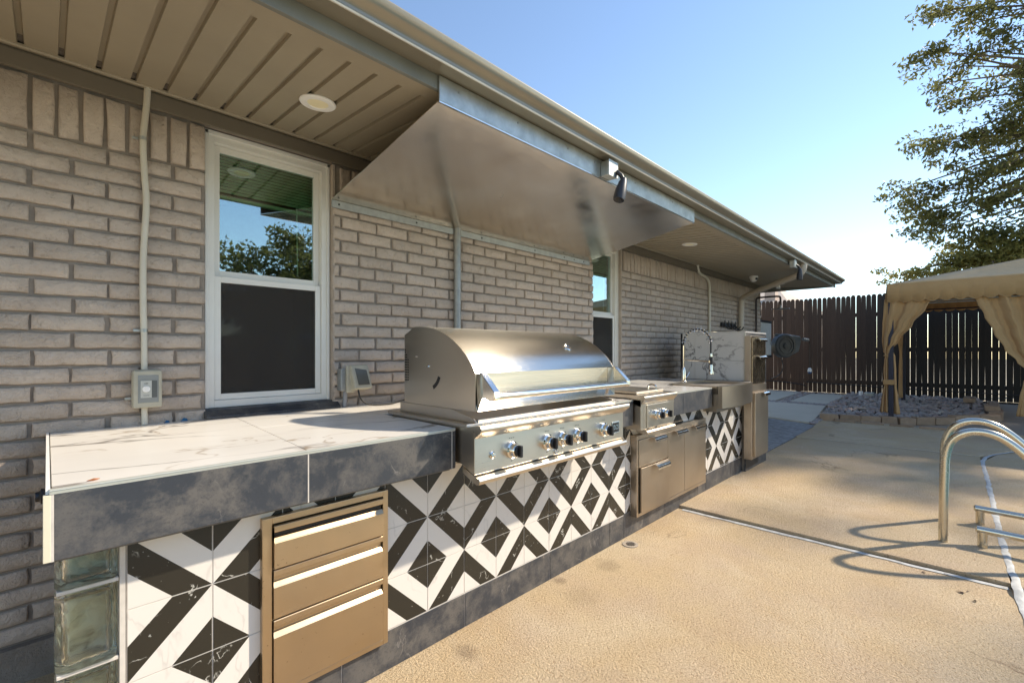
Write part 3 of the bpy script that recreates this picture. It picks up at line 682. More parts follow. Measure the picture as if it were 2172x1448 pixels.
# side details: hinge disc, slot, vent holes
MB().lathe([(0, 0), (.008, 0), (.006, -.006), (0, -.007)], (LX0, 1.80, 1.205), (1, 0, 0), 14).build('hinge_bolt', CHROME, gr)
MB().lathe([(0, 0), (.005, 0), (.004, -.004), (0, -.005)], (LX0, 1.90, 1.25), (1, 0, 0), 12).build('rivet', CHROME, gr)
sl_ = arc(1.80, 1.19, .10, 200, 245, 8)+arc(1.80, 1.19, .082, 245, 200, 8)
MB().px(sl_, LX0-.0012, LX0-.0002).build('slot', BLACK, gr)
vh = MB()
for i in range(3):
    for j in range(13-i*2): vh.box(LX0-.0012, LX0-.0002, 1.995-.013*i, 2.002-.013*i, 1.13+.0125*j, 1.137+.0125*j)
vh.build('vent_holes', BLACK, gr)
# round emblem on the lid
E0 = Vector((2.02, 1.578, 1.3035))
def on_lid(x, u): # u index along fine
    y, z = fine[u]; y2, z2 = fine[u+1]; t = Vector((0, y2-y, z2-z)).normalized(); nrm = Vector((0, -t.z, t.y)); return Vector((x, y, z)), nrm
p_, n_ = on_lid(2.03, 11)
MB().lathe([(.026, 0), (.026, .003), (.021, .006), (.018, .0045), (.015, .0055), (0, .006)], p_, n_, 28).build('lid_emblem', CHROME, gr, smooth=True)
# control panel, bull nose, drip lip
MB().px([(1.500, .80), (1.422, .768), (1.420, .772), (1.420, .945), (1.50, .957)], gx0, gx1).build('control_panel', STEEL, gr, bevel=.002)
bn = [(1.500, .956)]+[(1.392-.0+.0, .974)]+arc(1.392, .958, .016, 100, 215, 8)+[(1.4195, .918), (1.4195, .948), (1.50, .945)]
MB().px(bn, gx0-.001, gx1+.001).build('bull_nose', STEEL, gr, smooth=True, ang=30)
MB().px([(1.50, .792), (1.424, .764), (1.412, .760), (1.396, .757), (1.392, .748), (1.397, .733), (1.414, .730), (1.50, .765)], gx0+.004, gx1-.004).build('drip_lip', STEEL, gr, smooth=True, ang=30)
def knob(par, x, z, yf, r=.030, ang=0):
    k = MB().lathe([(r*1.22, 0), (r*1.24, .010), (r*1.02, .0145), (r*1.0, .034), (r*.86, .040), (0, .040)], (x, yf, z), (0, -1, 0), 32).build('knob', CHROME, par, smooth=True)
    MB().lathe([(r*.80, .0402), (r*.80, .047), (r*.7, .050), (0, .050)], (x, yf, z), (0, -1, 0), 28).build('knob_face', BLACK, k, smooth=True)
    MB().box(x-r*.24, x+r*.24, yf-.064, yf-.040, z-r*.86, z+r*.86).build('knob_grip', BLACK, k, bevel=.003)
    return k
for x in (1.441, 1.683, 1.799, 1.922, 2.166): knob(gr, x, .842, 1.4195)
TICK = flat('printed_mark', (.05, .05, .05), .5)
for x in (1.441, 1.683, 1.799, 1.922, 2.166):
    t_ = MB()
    for dx, dz in ((0, .052), (-.012, .052), (.012, .052), (.048, 0), (0, -.049)): t_.box(x+dx-.003, x+dx+.003, 1.4188, 1.4195, .842+dz-.0015, .842+dz+.0015)
    t_.build('knob_marks', TICK, gr)
MB().lathe([(.015, 0), (.015, .004), (.010, .007), (.010, .012), (0, .013)], (1.322, 1.4195, .838), (0, -1, 0), 20).build('igniter_button', CHROME, gr, smooth=True)
MB().lathe([(.012, 0), (.012, .006), (.008, .012), (0, .012)], (1.748, 1.4195, .786), (0, -1, 0), 18).build('light_button', CHROME, gr, smooth=True)
bd = B(2.252, 2.326, 1.4155, 1.4194, .808, .872).build('badge', CHROME, gr, bevel=.001)
B(2.257, 2.321, 1.4145, 1.4155, .813, .867).build('badge_field', BLACK, bd)
lettering('DCS', .038, bd, (2.289, 1.4142, .840), (rad(90), 0, 0), CHROME, .0006, sx=.72)

# ============================================================ SIDE BURNER
sb = thing('side_burner', (2.9, 1.7, .95), 'small two knob stainless steel side burner right of the grill', 'side burner')
bx0, bx1 = 2.71, 3.20
MB().px([(1.56, .752), (1.492, .758), (1.49, .762), (1.49, .925), (1.56, .958), (1.89, .958), (1.89, .752)], bx0+.045, bx1-.01).build('burner_body', STEEL, sb, bevel=.002)
MB().box(bx0+.02, bx1-.002, 1.53, 1.895, .959, .985).build('burner_rim', STEEL, sb, bevel=.002)
MB().px([(1.56, .984)]+arc(1.478, .968, .016, 95, 215, 8)+[(1.4895, .928), (1.4895, .91), (1.56, .93)], bx0+.005, bx1-.008).build('bull_nose', STEEL, sb, smooth=True, ang=30)
MB().box(bx0+.005, bx0+.044, 1.492, 1.60, .756, .957).build('side_panel', STEEL, sb, bevel=.002)
MB().box(bx0+.075, bx1-.09, 1.484, 1.4895, .765, .918).build('control_plate', STEEL, sb, bevel=.002)
MB().px([(1.55, .752), (1.49, .756), (1.475, .752), (1.466, .742), (1.468, .728), (1.482, .724), (1.55, .735)], bx0+.05, bx1-.03).build('drip_lip', STEEL, sb, smooth=True, ang=30)
for x in (2.905, 3.018): knob(sb, x, .846, 1.4838, .026)
cv = MB().px([(1.545, .988), (1.545, 1.0), (1.552, 1.004), (1.84, 1.006), (1.86, .996), (1.86, .988)], bx0+.045, bx1-.055).build('griddle_cover', STEEL, sb, bevel=.003)
MB().tube(smooth_path([(3.045, 1.555, 1.002), (3.045, 1.553, 1.028), (3.045, 1.585, 1.04), (3.045, 1.617, 1.028), (3.045, 1.615, 1.002)]), .006, 8).build('loop_handle', CHROME, cv, smooth=True)

# ============================================================ DRAWER UNITS
du = thing('drawer_unit', (.72, 1.63, .1), 'bronze toned steel three drawer unit set in the patterned tiles', 'drawer unit')
dx0, dx1, dz0, dz1 = .490, .946, .128, .730
f = MB()
for q in ((dx0, dx0+.030, dz0, dz1), (dx1-.022, dx1, dz0, dz1), (dx0+.030, dx1-.022, dz1-.022, dz1), (dx0+.030, dx1-.022, dz0, dz0+.02)): f.box(q[0], q[1], 1.618, 1.6405, q[2], q[3])
f.build('frame', STEELD, du, bevel=.0015)
B(dx0+.02, dx1-.02, 1.632, 1.6405, dz0+.01, dz1-.01).build('frame_back', BLACK, du)
def drawer(z0, z1, out):
    y = 1.612-out
    p = [(1.63, z0), (y, z0), (y, z1-.058), (y+.002, z1-.056), (y+.0125, z1-.043), (y+.024, z1-.041), (y+.024, z1-.026), (y+.002, z1-.022), (y, z1-.020), (y, z1-.002), (y+.002, z1), (1.63, z1)]
    d = MB().px(p, dx0+.033, dx1-.025).build('drawer', STEELD, du, bevel=.0008)
    B(dx0+.034, dx1-.026, y+.0235, y+.0238, z1-.041, z1-.0265).build('finger_slot', BLACK, d)
drawer(.562, .704, .006); drawer(.396, .556, 0); drawer(.152, .390, 0)
for z in (.559, .393): B(dx0+.033, dx1-.025, 1.620, 1.631, z-.0015, z+.0015).build('divider', STEELD, du)

cb = thing('cabinet_unit', (3.4, 1.6, .1), 'steel cabinet with two drawers and two doors below the side burner', 'cabinet')
cx0, cx1, cz0, cz1 = 2.842, 4.030, .130, .692
f = MB()
for q in ((cx0, cx0+.022, cz0, cz1), (cx1-.022, cx1, cz0, cz1), (cx0+.022, cx1-.022, cz1-.03, cz1), (cx0+.022, cx1-.022, cz0, cz0+.022)): f.box(q[0], q[1], 1.592, 1.6405, q[2], q[3])
f.build('frame', STEELC, cb, bevel=.0015)
B(cx0+.02, cx1-.02, 1.618, 1.6405, cz0+.02, cz1-.02).build('frame_back', BLACK, cb)
def pull(par, xa, xb, z, y):
    MB().px([(y, z+.001), (y, z+.004), (y-.018, z+.004), (y-.032, z-.004), (y-.038, z-.018), (y-.037, z-.030), (y-.034, z-.030), (y-.034, z-.018), (y-.029, z-.007), (y-.017, z+.001)], xa, xb).build('pull', CHROME, par, smooth=True, ang=40)
def front(nm, xa, xb, z0, z1, y, ha, hb, par=cb):
    d = B(xa, xb, y, y+.018, z0, z1).build(nm, STEELC, par, bevel=.002); pull(d, ha, hb, z1-.004, y); return d
front('drawer', 2.868, 3.300, .470, .660, 1.588, 3.04, 3.225)
front('drawer', 2.880, 3.300, .156, .464, 1.576, 3.05, 3.25)
front('door', 3.306, 3.592, .156, .660, 1.588, 3.395, 3.585)
front('door', 3.598, 4.004, .156, .660, 1.588, 3.74, 3.93)

fr = thing('refrigerator_stack', (5.3, 1.55, .1), 'tall narrow steel cabinet doors with two drawers above the fridge door', 'cabinet')
f = MB(); f.box(5.075, 5.56, 1.535, 1.60, .855, .925); f.box(5.06, 5.55, 1.545, 1.601, .93, 1.43)
f.build('frame', STEELC, fr, bevel=.002)
B(5.03, 5.56, 1.525, 1.601, .165, .852).build('fridge_body', STEELC, fr, bevel=.002)
d = B(5.075, 5.505, 1.502, 1.5245, .19, .845).build('fridge_door', STEELC, fr, bevel=.003); pull(d, 5.28, 5.46, .835, 1.502)
d = B(5.07, 5.50, 1.528, 1.5445, .945, 1.225).build('drawer', STEELF, fr, bevel=.002); pull(d, 5.20, 5.44, 1.22, 1.528)
d = B(5.07, 5.50, 1.528, 1.5445, 1.232, 1.412).build('drawer', STEELF, fr, bevel=.002); pull(d, 5.20, 5.44, 1.405, 1.528)
for a, b, c_, d_ in ((5.065, 5.505, 1.414, 1.422), (5.065, 5.505, .937, .943)): B(a, b, 1.534, 1.5445, c_, d_).build('frame_lip', CHROME, fr)
B(5.10, 5.5, 1.60, 1.66, .05, .16).build('base_vent', BLACK, fr)

# ============================================================ SINK AND FAUCET
sk = thing('farmhouse_sink', (4.45, 1.7, .8), 'stainless steel apron front sink set in the far counter', 'sink')
ap = []
xa, xb = 4.055, 4.842
for i in range(13):
    t = i/12; ap.append((xa+(xb-xa)*t, 1.462-.036*(1-(2*t-1)**2)))
MB().pz(ap+[(xb, 1.50), (xa, 1.50)], .782, .968).build('apron', SINKM, sk, smooth=True, ang=30)
s_ = MB(); zi = .74
s_.add([(4.085, 1.515, .968), (4.81, 1.515, .968), (4.81, 1.92, .968), (4.085, 1.92, .968), (4.095, 1.525, zi), (4.80, 1.525, zi), (4.80, 1.91, zi), (4.095, 1.91, zi),
        (xa, 1.50, .968), (xb, 1.50, .968), (xb, 1.96, .968), (xa, 1.96, .968)],
       [(0, 4, 5, 1), (1, 5, 6, 2), (2, 6, 7, 3), (3, 7, 4, 0), (4, 7, 6, 5), (8, 0, 1, 9), (9, 1, 2, 10), (10, 2, 3, 11), (11, 3, 0, 8)])
s_.build('basin', SINKM, sk)
MB().box(xa, xb, 1.501, 1.56, .782, .90).build('apron_side', SINKM, sk)
fa = thing('faucet', (4.5, 1.99, .96), 'tall chrome spring coil faucet with pull down sprayer behind the sink', 'faucet')
fx, fy = 4.50, 2.00
MB().lathe([(.030, 0), (.030, .01), (.022, .02), (.020, .12), (.016, .14), (.013, .15)], (fx, fy, .96), (0, 0, 1), 20).build('base', CHROME, fa, smooth=True)
path = [(fx, fy, 1.10), (fx, fy, 1.30)]+[(fx, fy-.135+.135*math.cos(t), 1.35+.14*math.sin(t)) for t in np.linspace(0, math.pi, 15)]
MB().tube([(fx, fy, 1.1), (fx, fy, 1.33)], .0085, 10).build('riser', CHROME, fa, smooth=True)
MB().tube(path[1:]+[(fx, fy-.27, 1.28), (fx, fy-.272, 1.2)], .0075, 10).build('hose', BLACK, fa, smooth=True)
arcs = path[2:]; hel = []
tot = 14*13
P3 = [Vector(p) for p in arcs]
for i in range(tot):
    s = i/tot*(len(P3)-1); k = int(s); t = s-k; p = P3[k].lerp(P3[min(k+1, len(P3)-1)], t)
    tg = (P3[min(k+1, len(P3)-1)]-P3[k]).normalized(); n1 = Vector((1, 0, 0)); n2 = tg.cross(n1)
    a = i/13*2*math.pi; hel.append(p+(n1*math.cos(a)+n2*math.sin(a))*.0185)
MB().tube(hel, .0036, 6).build('spring_coil', CHROME, fa, smooth=True)
MB().lathe([(.012, 0), (.014, -.03), (.014, -.1), (.017, -.115), (.017, -.15), (.024, -.19), (.024, -.2), (0, -.2)], (fx, fy-.272, 1.25), (0, 0, 1), 18).build('spray_head', CHROME, fa, smooth=True)
MB().lathe([(.0155, -.03), (.0155, -.11)], (fx, fy-.272, 1.25), (0, 0, 1), 18).build('spray_grip', BLACK, fa, smooth=True)
MB().tube([(fx, fy, 1.185), (fx, fy-.2, 1.175), (fx, fy-.235, 1.172)], .008, 10).build('holder_arm', CHROME, fa, smooth=True)
MB().lathe([(.020, -.008), (.020, .012)], (fx, fy-.255, 1.17), (0, 0, 1), 16).build('holder_ring', CHROME, fa, smooth=True)
MB().tube(smooth_path([(fx+.02, fy, 1.0), (fx+.05, fy-.01, 1.01), (fx+.09, fy-.02, 1.06)]), .005, 8).build('lever', CHROME, fa, smooth=True)
MB().tube([(fx-.03, fy-.272, 1.085), (fx, fy-.272, 1.085)], .007, 8).build('spray_trigger', BLACK, fa, smooth=True)
sponge = tag(B(5.55, 5.80, 2.10, 2.2, TZ+.001, TZ+.026).build('soap_tray', flat('cream_tray', (.55, .46, .28), .6), bevel=.008), 'small cream soap tray on top of the tall marble unit', 'tray')
# ============================================================ WALL FITTINGS
cd = thing('timer_switch', (.31, 2.56, 1.1), 'beige weatherproof timer switch with cream conduit left of the near window', 'timer switch')
cp = smooth_path([(.314, 2.575, 2.46), (.308, 2.58, 2.34), (.296, 2.58, 2.22), (.302, 2.58, 2.06), (.311, 2.58, 1.935), (.302, 2.58, 1.78), (.297, 2.58, 1.66), (.298, 2.58, 1.45), (.301, 2.58, 1.37)], 2)
MB().tube(cp, .0125, 14).build('conduit', CREAM, cd, smooth=True)
MB().tube([(.301, 2.58, 1.37), (.303, 2.58, .952)], .0115, 14).build('conduit', CREAM, cd, smooth=True)
for z, x in ((2.215, .296), (1.368, .3005), (1.07, .272)):
    MB().lathe([(.0148, -.007), (.0148, .007)], (x if z > 1.1 else .2, 2.58, z), (0, 0, 1), 14).build('clip', GALV, cd) if z > 1.1 else None
    B(x-.036, x-.012, 2.590, 2.597, z-.006, z+.006).build('clip', GALV, cd, bevel=.002)
MB().box(.2575, .3615, 2.545, 2.590, 1.028, 1.196).build('box', BEIGEB, cd, bevel=.012, seg=3)
MB().box(.2595, .3595, 2.536, 2.547, 1.030, 1.192).build('cover', BEIGEB, cd, bevel=.006, seg=3)
B(.275, .347, 2.534, 2.5365, 1.052, 1.172).build('clear_window', flat('smoked_window', (.26, .27, .255), .2), cd, bevel=.002)
B(.284, .322, 2.532, 2.5345, 1.074, 1.148).build('dial_plate', flat('plate', (.5, .5, .45), .4), cd)
B(.322, .341, 2.5325, 2.5342, 1.074, 1.148).build('dial_shadow', flat('grey_plate', (.10, .105, .10), .4), cd)
MB().lathe([(.014, 0), (.013, .004), (0, .004)], (.303, 2.532, 1.112), (0, -1, 0), 20).build('dial', WHITE2, cd, smooth=True)
B(.3005, .3055, 2.524, 2.528, 1.099, 1.125).build('dial_pointer', WHITE2, cd, bevel=.001)
lettering('OFF', .008, cd, (.303, 2.5318, 1.136), (rad(90), 0, 0), BLACK, .0002)
lettering('MINUTES', .005, cd, (.303, 2.5318, 1.084), (rad(90), 0, 0), BLACK, .0002)
oc = thing('outdoor_outlet', (1.27, 2.56, 1.1), 'grey outdoor outlet with flip cover between near window and grill', 'outlet')
B(1.185, 1.255, 2.545, 2.598, 1.045, 1.175).build('back_box', GALV2, oc, bevel=.006)
B(1.212, 1.262, 2.528, 2.546, 1.035, 1.195).build('gasket_plate', BEIGEB, oc, bevel=.006)
ccv = MB().add([(1.232, 2.52, 1.195), (1.330, 2.50, 1.198), (1.345, 2.47, 1.06), (1.247, 2.49, 1.057), (1.226, 2.535, 1.193), (1.322, 2.53, 1.193), (1.332, 2.53, 1.045), (1.236, 2.535, 1.043)],
               [(0, 1, 2, 3), (4, 7, 6, 5), (0, 4, 5, 1), (1, 5, 6, 2), (2, 6, 7, 3), (3, 7, 4, 0)]).build('cover', BEIGEB, oc, bevel=.008, seg=3)
MB().add([(1.252, 2.5125, 1.178), (1.316, 2.5, 1.180), (1.328, 2.4745, 1.082), (1.264, 2.487, 1.080)], [(0, 1, 2, 3)]).build('cover_window', flat('smoked', (.12, .115, .095), .2), ccv)
MB().tube([(1.225, 2.57, 1.045), (1.218, 2.57, .952)], .013, 12).build('conduit', flat('grey_conduit', (.27, .27, .28), .5), oc, smooth=True)
tag(MB().tube(smooth_path([(1.272, 2.51, 1.055), (1.276, 2.50, 1.01), (1.292, 2.49, .98), (1.33, 2.48, .960), (1.39, 2.47, .957), (1.46, 2.46, .957), (1.50, 2.46, .965), (1.545, 2.45, .978), (1.62, 2.4, .975), (1.7, 2.3, .96)]), .0048, 8).build('power_cord', RUBBER, smooth=True),
    'black power cord looping from the outlet to the grill', 'cord')
for x, y, s in ((.385, 2.592, .010), (.45, 2.59, .014)):
    tag(MB().add([(x-s, y, .951), (x+s, y+.004, .951), (x+s*.8, y+.002, .951+s*.7), (x-s*.2, y, .951+s*1.1)], [(0, 1, 2, 3)]).box(x-s, x+s, y+.001, y+.003, .9505, .953).build('tape_scrap', BLUET),
        'small blue tape scrap nearer the conduit at the wall' if s < .012 else 'larger blue tape scrap beside the near window sill', 'tape', 'blue tape scraps on the counter')
tag(MB().tube([(.083-.013, 1.568, .9525), (.083, 1.572, .953), (.083+.012, 1.574, .9527)], [.0008, .0035, .0008], 6).build('fallen_leaf', LEAFB), 'small orange brown leaf lying on the white marble counter', 'leaf')
tag(MB().lathe([(.018, 0), (.019, .006), (.012, .010), (.012, .016), (0, .017)], (-.004, 1.60, .925), (-1, 0, 0), 20).build('bottle_opener', BLACK, smooth=True), 'small black bottle opener on the left end of the counter', 'bottle opener')
# spot lamps
def spot(x, label, lean):
    t = thing('spot_lamp', (x, 1.52, 2.37), label, 'spot lamp', 'spot lamps under the gutter')
    b = B(x-.055, x+.040, 1.497, 1.552, 2.325, 2.415).build('junction_box', GALV, t, bevel=.005)
    B(x-.058, x+.043, 1.491, 1.4965, 2.322, 2.418).build('box_cover', WHITE2 if False else GALV, t, bevel=.001)
    MB().tube([(x+.02, 1.49, 2.36), (x+.035, 1.465, 2.335), (x+.045, 1.46, 2.31)], .013, 12).build('swivel', BLACK, t, smooth=True)
    a = Vector((-.33 if lean else .05, .05, -1)).normalized()
    MB().lathe([(.002, -.005), (.018, 0), (.026, .03), (.034, .08), (.036, .12), (.033, .145), (.028, .142), (0, .12)], (x+.046, 1.455, 2.315), a, 22).build('lamp_head', flat('charcoal_lamp', (.03, .03, .035), .45), t, smooth=True)
spot(2.395, 'charcoal spot lamp on grey box at the vent hood front', True); spot(6.62, 'charcoal spot lamp on grey box near the downspout', False)
dc = thing('security_camera', (7.68, 2.3, 2.43), 'white dome security camera under the far soffit', 'security camera')
MB().lathe([(.06, 0), (.062, -.02), (.055, -.035), (.045, -.07), (.02, -.09), (0, -.093)], (7.68, 2.3, sz(2.3)), (0, 0, 1), 24).build('dome', WHITE2, dc, smooth=True)
MB().lathe([(.018, 0), (.018, .012), (0, .014)], (7.655, 2.255, 2.385), Vector((-.5, -.7, -.35)).normalized(), 16).build('camera_eye', BLACK, dc, smooth=True)
fl = thing('flood_lamp', (8.35, 2.1, 2.41), 'small pale flood lamp fixture under the far soffit corner', 'flood lamp')
MB().box(8.29, 8.41, 2.05, 2.16, 2.352, 2.418).build('housing', flat('pale_green_box', (.5, .55, .46), .5), fl, bevel=.006)
for a, b in ((8.27, 2.1), (8.42, 2.14)): MB().lathe([(.01, 0), (.03, -.04), (.034, -.06), (0, -.062)], (a, b, 2.352), (.1, -.2, 1), 14).build('lamp_cup', WHITE2, fl, smooth=True)
MB().tube(smooth_path([(6.23, 2.575, 2.45), (6.25, 2.577, 2.40), (6.30, 2.58, 2.345), (6.45, 2.58, 2.325), (6.58, 2.58, 2.31), (6.655, 2.58, 2.24), (6.665, 2.58, 2.1), (6.665, 2.58, .5)]), .016, 10)
cdt = tag(MB().tube(smooth_path([(6.23, 2.575, 2.45), (6.25, 2.577, 2.40), (6.30, 2.58, 2.345), (6.45, 2.58, 2.325), (6.58, 2.58, 2.31), (6.655, 2.58, 2.24), (6.665, 2.58, 2.1), (6.665, 2.58, .5)]), .018, 10).build('wall_conduit', CREAM, smooth=True), 'cream conduit bending down the brick wall behind the faucet', 'conduit')
hr = thing('hook_rack', (7.4, 2.58, 1.66), 'black row of coat hooks on the far brick wall', 'hook rack')
B(7.12, 7.70, 2.57, 2.597, 1.64, 1.70).build('rail', BLACK, hr)
for i in range(4):
    x = 7.22+.15*i
    MB().tube(smooth_path([(x, 2.565, 1.735), (x, 2.56, 1.66), (x, 2.53, 1.605), (x, 2.47, 1.60), (x, 2.44, 1.65)]), .008, 8).build('hook', BLACK, hr, smooth=True)
sh = thing('outdoor_shower', (8.72, 2.57, 1.5), 'dark pipe outdoor shower with round flat head at the house corner', 'shower')
MB().tube(smooth_path([(8.70, 2.565, .25), (8.70, 2.565, 2.14), (8.70, 2.56, 2.19), (8.70, 2.50, 2.2), (8.70, 2.24, 2.2), (8.70, 2.19, 2.19), (8.70, 2.185, 2.13), (8.70, 2.185, 2.07)]), .016, 10).build('pipe', BRONZE, sh, smooth=True)
MB().lathe([(.012, .07), (.018, .05), (.018, .02), (.135, .012), (.14, .004), (0, 0)], (8.70, 2.185, 1.975), (0, 0, 1), 28).build('shower_head', flat('pale_shower_head', (.40, .36, .30), .35, .6), sh, smooth=True)
MB().tube([(8.70, 2.565, 1.98), (8.50, 2.585, 1.975)], .006, 6).build('brace', BRONZE, sh)
ep = thing('utility_panel', (9.5, 2.62, 1.5), 'white utility panel at the house corner left of the hose reel', 'panel')
B(9.16, 9.80, 2.62, 2.72, 1.19, 1.80).build('panel_door', flat('off_white_panel', (.55, .55, .50), .5), ep, bevel=.005)
B(9.15, 9.81, 2.615, 2.73, 1.801, 1.84).build('top_cap', BLACK, ep)
B(9.15, 9.81, 2.615, 2.73, 1.15, 1.189).build('bottom_cap', BLACK, ep)
B(9.70, 9.73, 2.612, 2.619, 1.38, 1.5).build('latch', GALV2, ep)
rl = thing('hose_reel', (10.05, 2.5, 1.35), 'dark grey retractable cord reel mounted beside the white panel', 'reel')
rc = (9.98, 2.42, 1.37)
MB().lathe([(.20, -.14), (.225, -.12), (.23, 0), (.215, .02), (.17, .024), (.168, .010), (.15, .010), (.148, .018), (.12, .018), (.118, .008), (.06, .008), (.055, .03), (.02, .034), (0, .034)], rc, Vector((-.55, -.8, 0)).normalized(), 36).build('drum', flat('grey_reel', (.045, .045, .042), .45), rl, smooth=True)
MB().add([(9.95, 2.40, 1.60), (10.45, 2.26, 1.56), (10.48, 2.26, 1.46), (10.40, 2.28, 1.25), (10.15, 2.40, 1.15), (9.95, 2.62, 1.61), (10.45, 2.50, 1.57), (10.48, 2.50, 1.46), (10.40, 2.52, 1.25), (10.15, 2.62, 1.15)],
         [(0, 1, 2, 3, 4), (5, 9, 8, 7, 6), (0, 5, 6, 1), (1, 6, 7, 2), (2, 7, 8, 3), (3, 8, 9, 4), (4, 9, 5, 0)]).build('housing', flat('grey_reel_body', (.10, .105, .10), .5), rl, bevel=.03, seg=3)
MB().tube([(10.40, 2.22, 1.50), (10.52, 2.16, 1.485)], .03, 10).build('cord_guide', GALV2, rl, smooth=True)
MB().tube(smooth_path([(10.50, 2.165, 1.49), (10.56, 2.14, 1.44), (10.56, 2.14, 1.2), (10.56, 2.14, .93)]), .010, 8).build('cord', BRONZE, rl, smooth=True)
MB().lathe([(.0, .05), (.028, .035), (.036, 0), (.036, -.03)], (10.56, 2.14, .89), (0, 0, 1), 16).build('cord_stopper', WHITE2, rl, smooth=True)
MB().lathe([(.036, -.031), (.03, -.06), (0, -.07)], (10.56, 2.14, .89), (0, 0, 1), 16).build('cord_stopper_tip', flat('blue_plastic', (.03, .08, .2), .4), rl, smooth=True)
MB().tube(smooth_path([(9.95, 2.5, 1.2), (9.97, 2.45, .95), (9.9, 2.5, .8), (9.7, 2.6, .74)]), .009, 8).build('feed_cable', RUBBER, rl, smooth=True)

# floor drain
dr = thing('floor_drain', (2.71, 1.562, 0), 'round floor drain in the deck beside the tiled base', 'drain')
MB().lathe([(.052, .0005), (.052, .004), (.034, .0045), (.033, .002), (0, .002)], (2.70, 1.56, 0), (0, 0, 1), 28).build('ring', CONCD, dr, smooth=True)
gt = MB()
for i in range(-3, 4):
    for j in range(-3, 4):
        if i*i+j*j < 11: gt.box(2.70+i*.0085-.0026, 2.70+i*.0085+.0026, 1.56+j*.0085-.0026, 1.56+j*.0085+.0026, .0021, .0036)
gt.build('grate', BLACK, dr)
for x, y, r in ((3.545, .155, .012), (3.605, .062, .014), (3.39, 0.0, .022), (3.32, -.045, .012), (3.425, -.022, .009)):
    mb = MB()
    for q in range(4):
        a = R.uniform(0, 6.28); l = r*R.uniform(.6, 1.1); p = Vector((x+R.uniform(-r, r)*.5, y+R.uniform(-r, r)*.5, .004)); d = Vector((math.cos(a), math.sin(a), .12)); s = Vector((-d.y, d.x, .1))
        mb.add([p-d*l, p+s*l*.35, p+d*l, p-s*l*.35+Vector((0, 0, .003))], [(0, 1, 2, 3)])
    tag(mb.build('leaf_litter', LEAFD), 'dark scrap of leaf litter on the deck left of the coping joint', 'leaf', 'leaf scraps on the deck')

# ============================================================ POOL LADDER
def rail_thing(x, pts, label):
    return tag(MB().tube(smooth_path([(x+.0, y, z) for y, z in pts], 3), .0238, 20).build('pool_handrail', RAIL, smooth=True), label, 'handrail', 'pool ladder handrails')
rail_thing(4.15, [(.089, .0), (.086, .25), (.080, .48), (.077, .60), (.05, .70), (-.02, .757), (-.10, .768), (-.18, .74), (-.27, .655), (-.36, .52), (-.45, .35), (-.52, .1), (-.86, -.5)], 'nearer curved steel pool handrail with a green tinged inner side')
rail_thing(4.68, [(.100, .0), (.098, .25), (.095, .50), (.090, .62), (.05, .72), (-.03, .772), (-.12, .775), (-.21, .73), (-.30, .64), (-.39, .51), (-.48, .34), (-.55, .1), (-.86, -.5)], 'farther curved steel pool handrail behind the first')
for x, lab in ((4.20, 'nearer low steel bar on a short post beside the handrail'), (4.75, 'farther low steel bar on a short post beside the handrail')):
    t = thing('low_rail', (x, -.09, .03), lab, 'rail', 'low steel bars at the pool edge')
    MB().tube([(x, -.095, .02), (x, -.095, .122)], .024, 18).build('post', RAIL, t, smooth=True)
    MB().tube([(x, -.062, .132), (x, -.07, .132), (x, -.6, .122)], [.014, .0225, .0225], 18).build('bar', RAIL, t, smooth=True)

# ============================================================ FENCE
fe = thing('wood_fence', (13.5, 0, .2), 'tall brown stained picket fence with painted-in shade and rounded tops behind the gazebo', 'fence')
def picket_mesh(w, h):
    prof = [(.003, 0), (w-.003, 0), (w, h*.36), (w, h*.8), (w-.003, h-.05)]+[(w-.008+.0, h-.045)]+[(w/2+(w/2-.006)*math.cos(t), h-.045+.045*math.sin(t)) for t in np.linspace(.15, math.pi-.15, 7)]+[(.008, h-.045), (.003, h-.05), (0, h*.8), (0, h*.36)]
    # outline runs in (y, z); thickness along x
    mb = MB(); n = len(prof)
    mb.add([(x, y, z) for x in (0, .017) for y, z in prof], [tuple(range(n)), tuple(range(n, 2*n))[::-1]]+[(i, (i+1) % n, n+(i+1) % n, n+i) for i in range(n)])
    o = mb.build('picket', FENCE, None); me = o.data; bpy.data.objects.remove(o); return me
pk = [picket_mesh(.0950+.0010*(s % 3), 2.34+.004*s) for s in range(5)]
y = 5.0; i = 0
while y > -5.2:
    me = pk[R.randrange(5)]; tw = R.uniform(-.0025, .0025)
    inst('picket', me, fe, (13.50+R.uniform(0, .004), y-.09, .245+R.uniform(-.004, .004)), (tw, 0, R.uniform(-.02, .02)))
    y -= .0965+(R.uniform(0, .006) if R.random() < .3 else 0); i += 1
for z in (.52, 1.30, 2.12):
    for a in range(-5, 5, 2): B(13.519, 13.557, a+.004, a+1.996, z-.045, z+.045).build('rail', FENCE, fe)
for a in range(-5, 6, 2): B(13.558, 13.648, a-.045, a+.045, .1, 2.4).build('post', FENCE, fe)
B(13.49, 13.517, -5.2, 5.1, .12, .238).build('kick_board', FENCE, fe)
fp = tag(MB().tube(smooth_path([(13.46, 4.2, .47), (13.46, 3.5, .48), (13.46, 2.95, .43), (13.44, 2.8, .38)], 1), .012, 6).tube([(13.46, 2.8, .49), (13.46, 1.2, .43), (13.46, -2.5, .36)], .011, 6).build('fence_pipe', RUBBER, smooth=True), 'thin dark pipe running low along the wooden fence', 'pipe')
vb = thing('irrigation_valve', (12.9, 1.9, .25), 'small white and grey irrigation valve by the fence', 'valve')
MB().tube([(12.85, 1.62, .18), (12.85, 1.62, .36)], .04, 12).build('riser', WHITE2, vb, smooth=True)
MB().box(12.8, 12.95, 1.38, 1.56, .24, .35).build('valve_body', GALV, vb, bevel=.02)

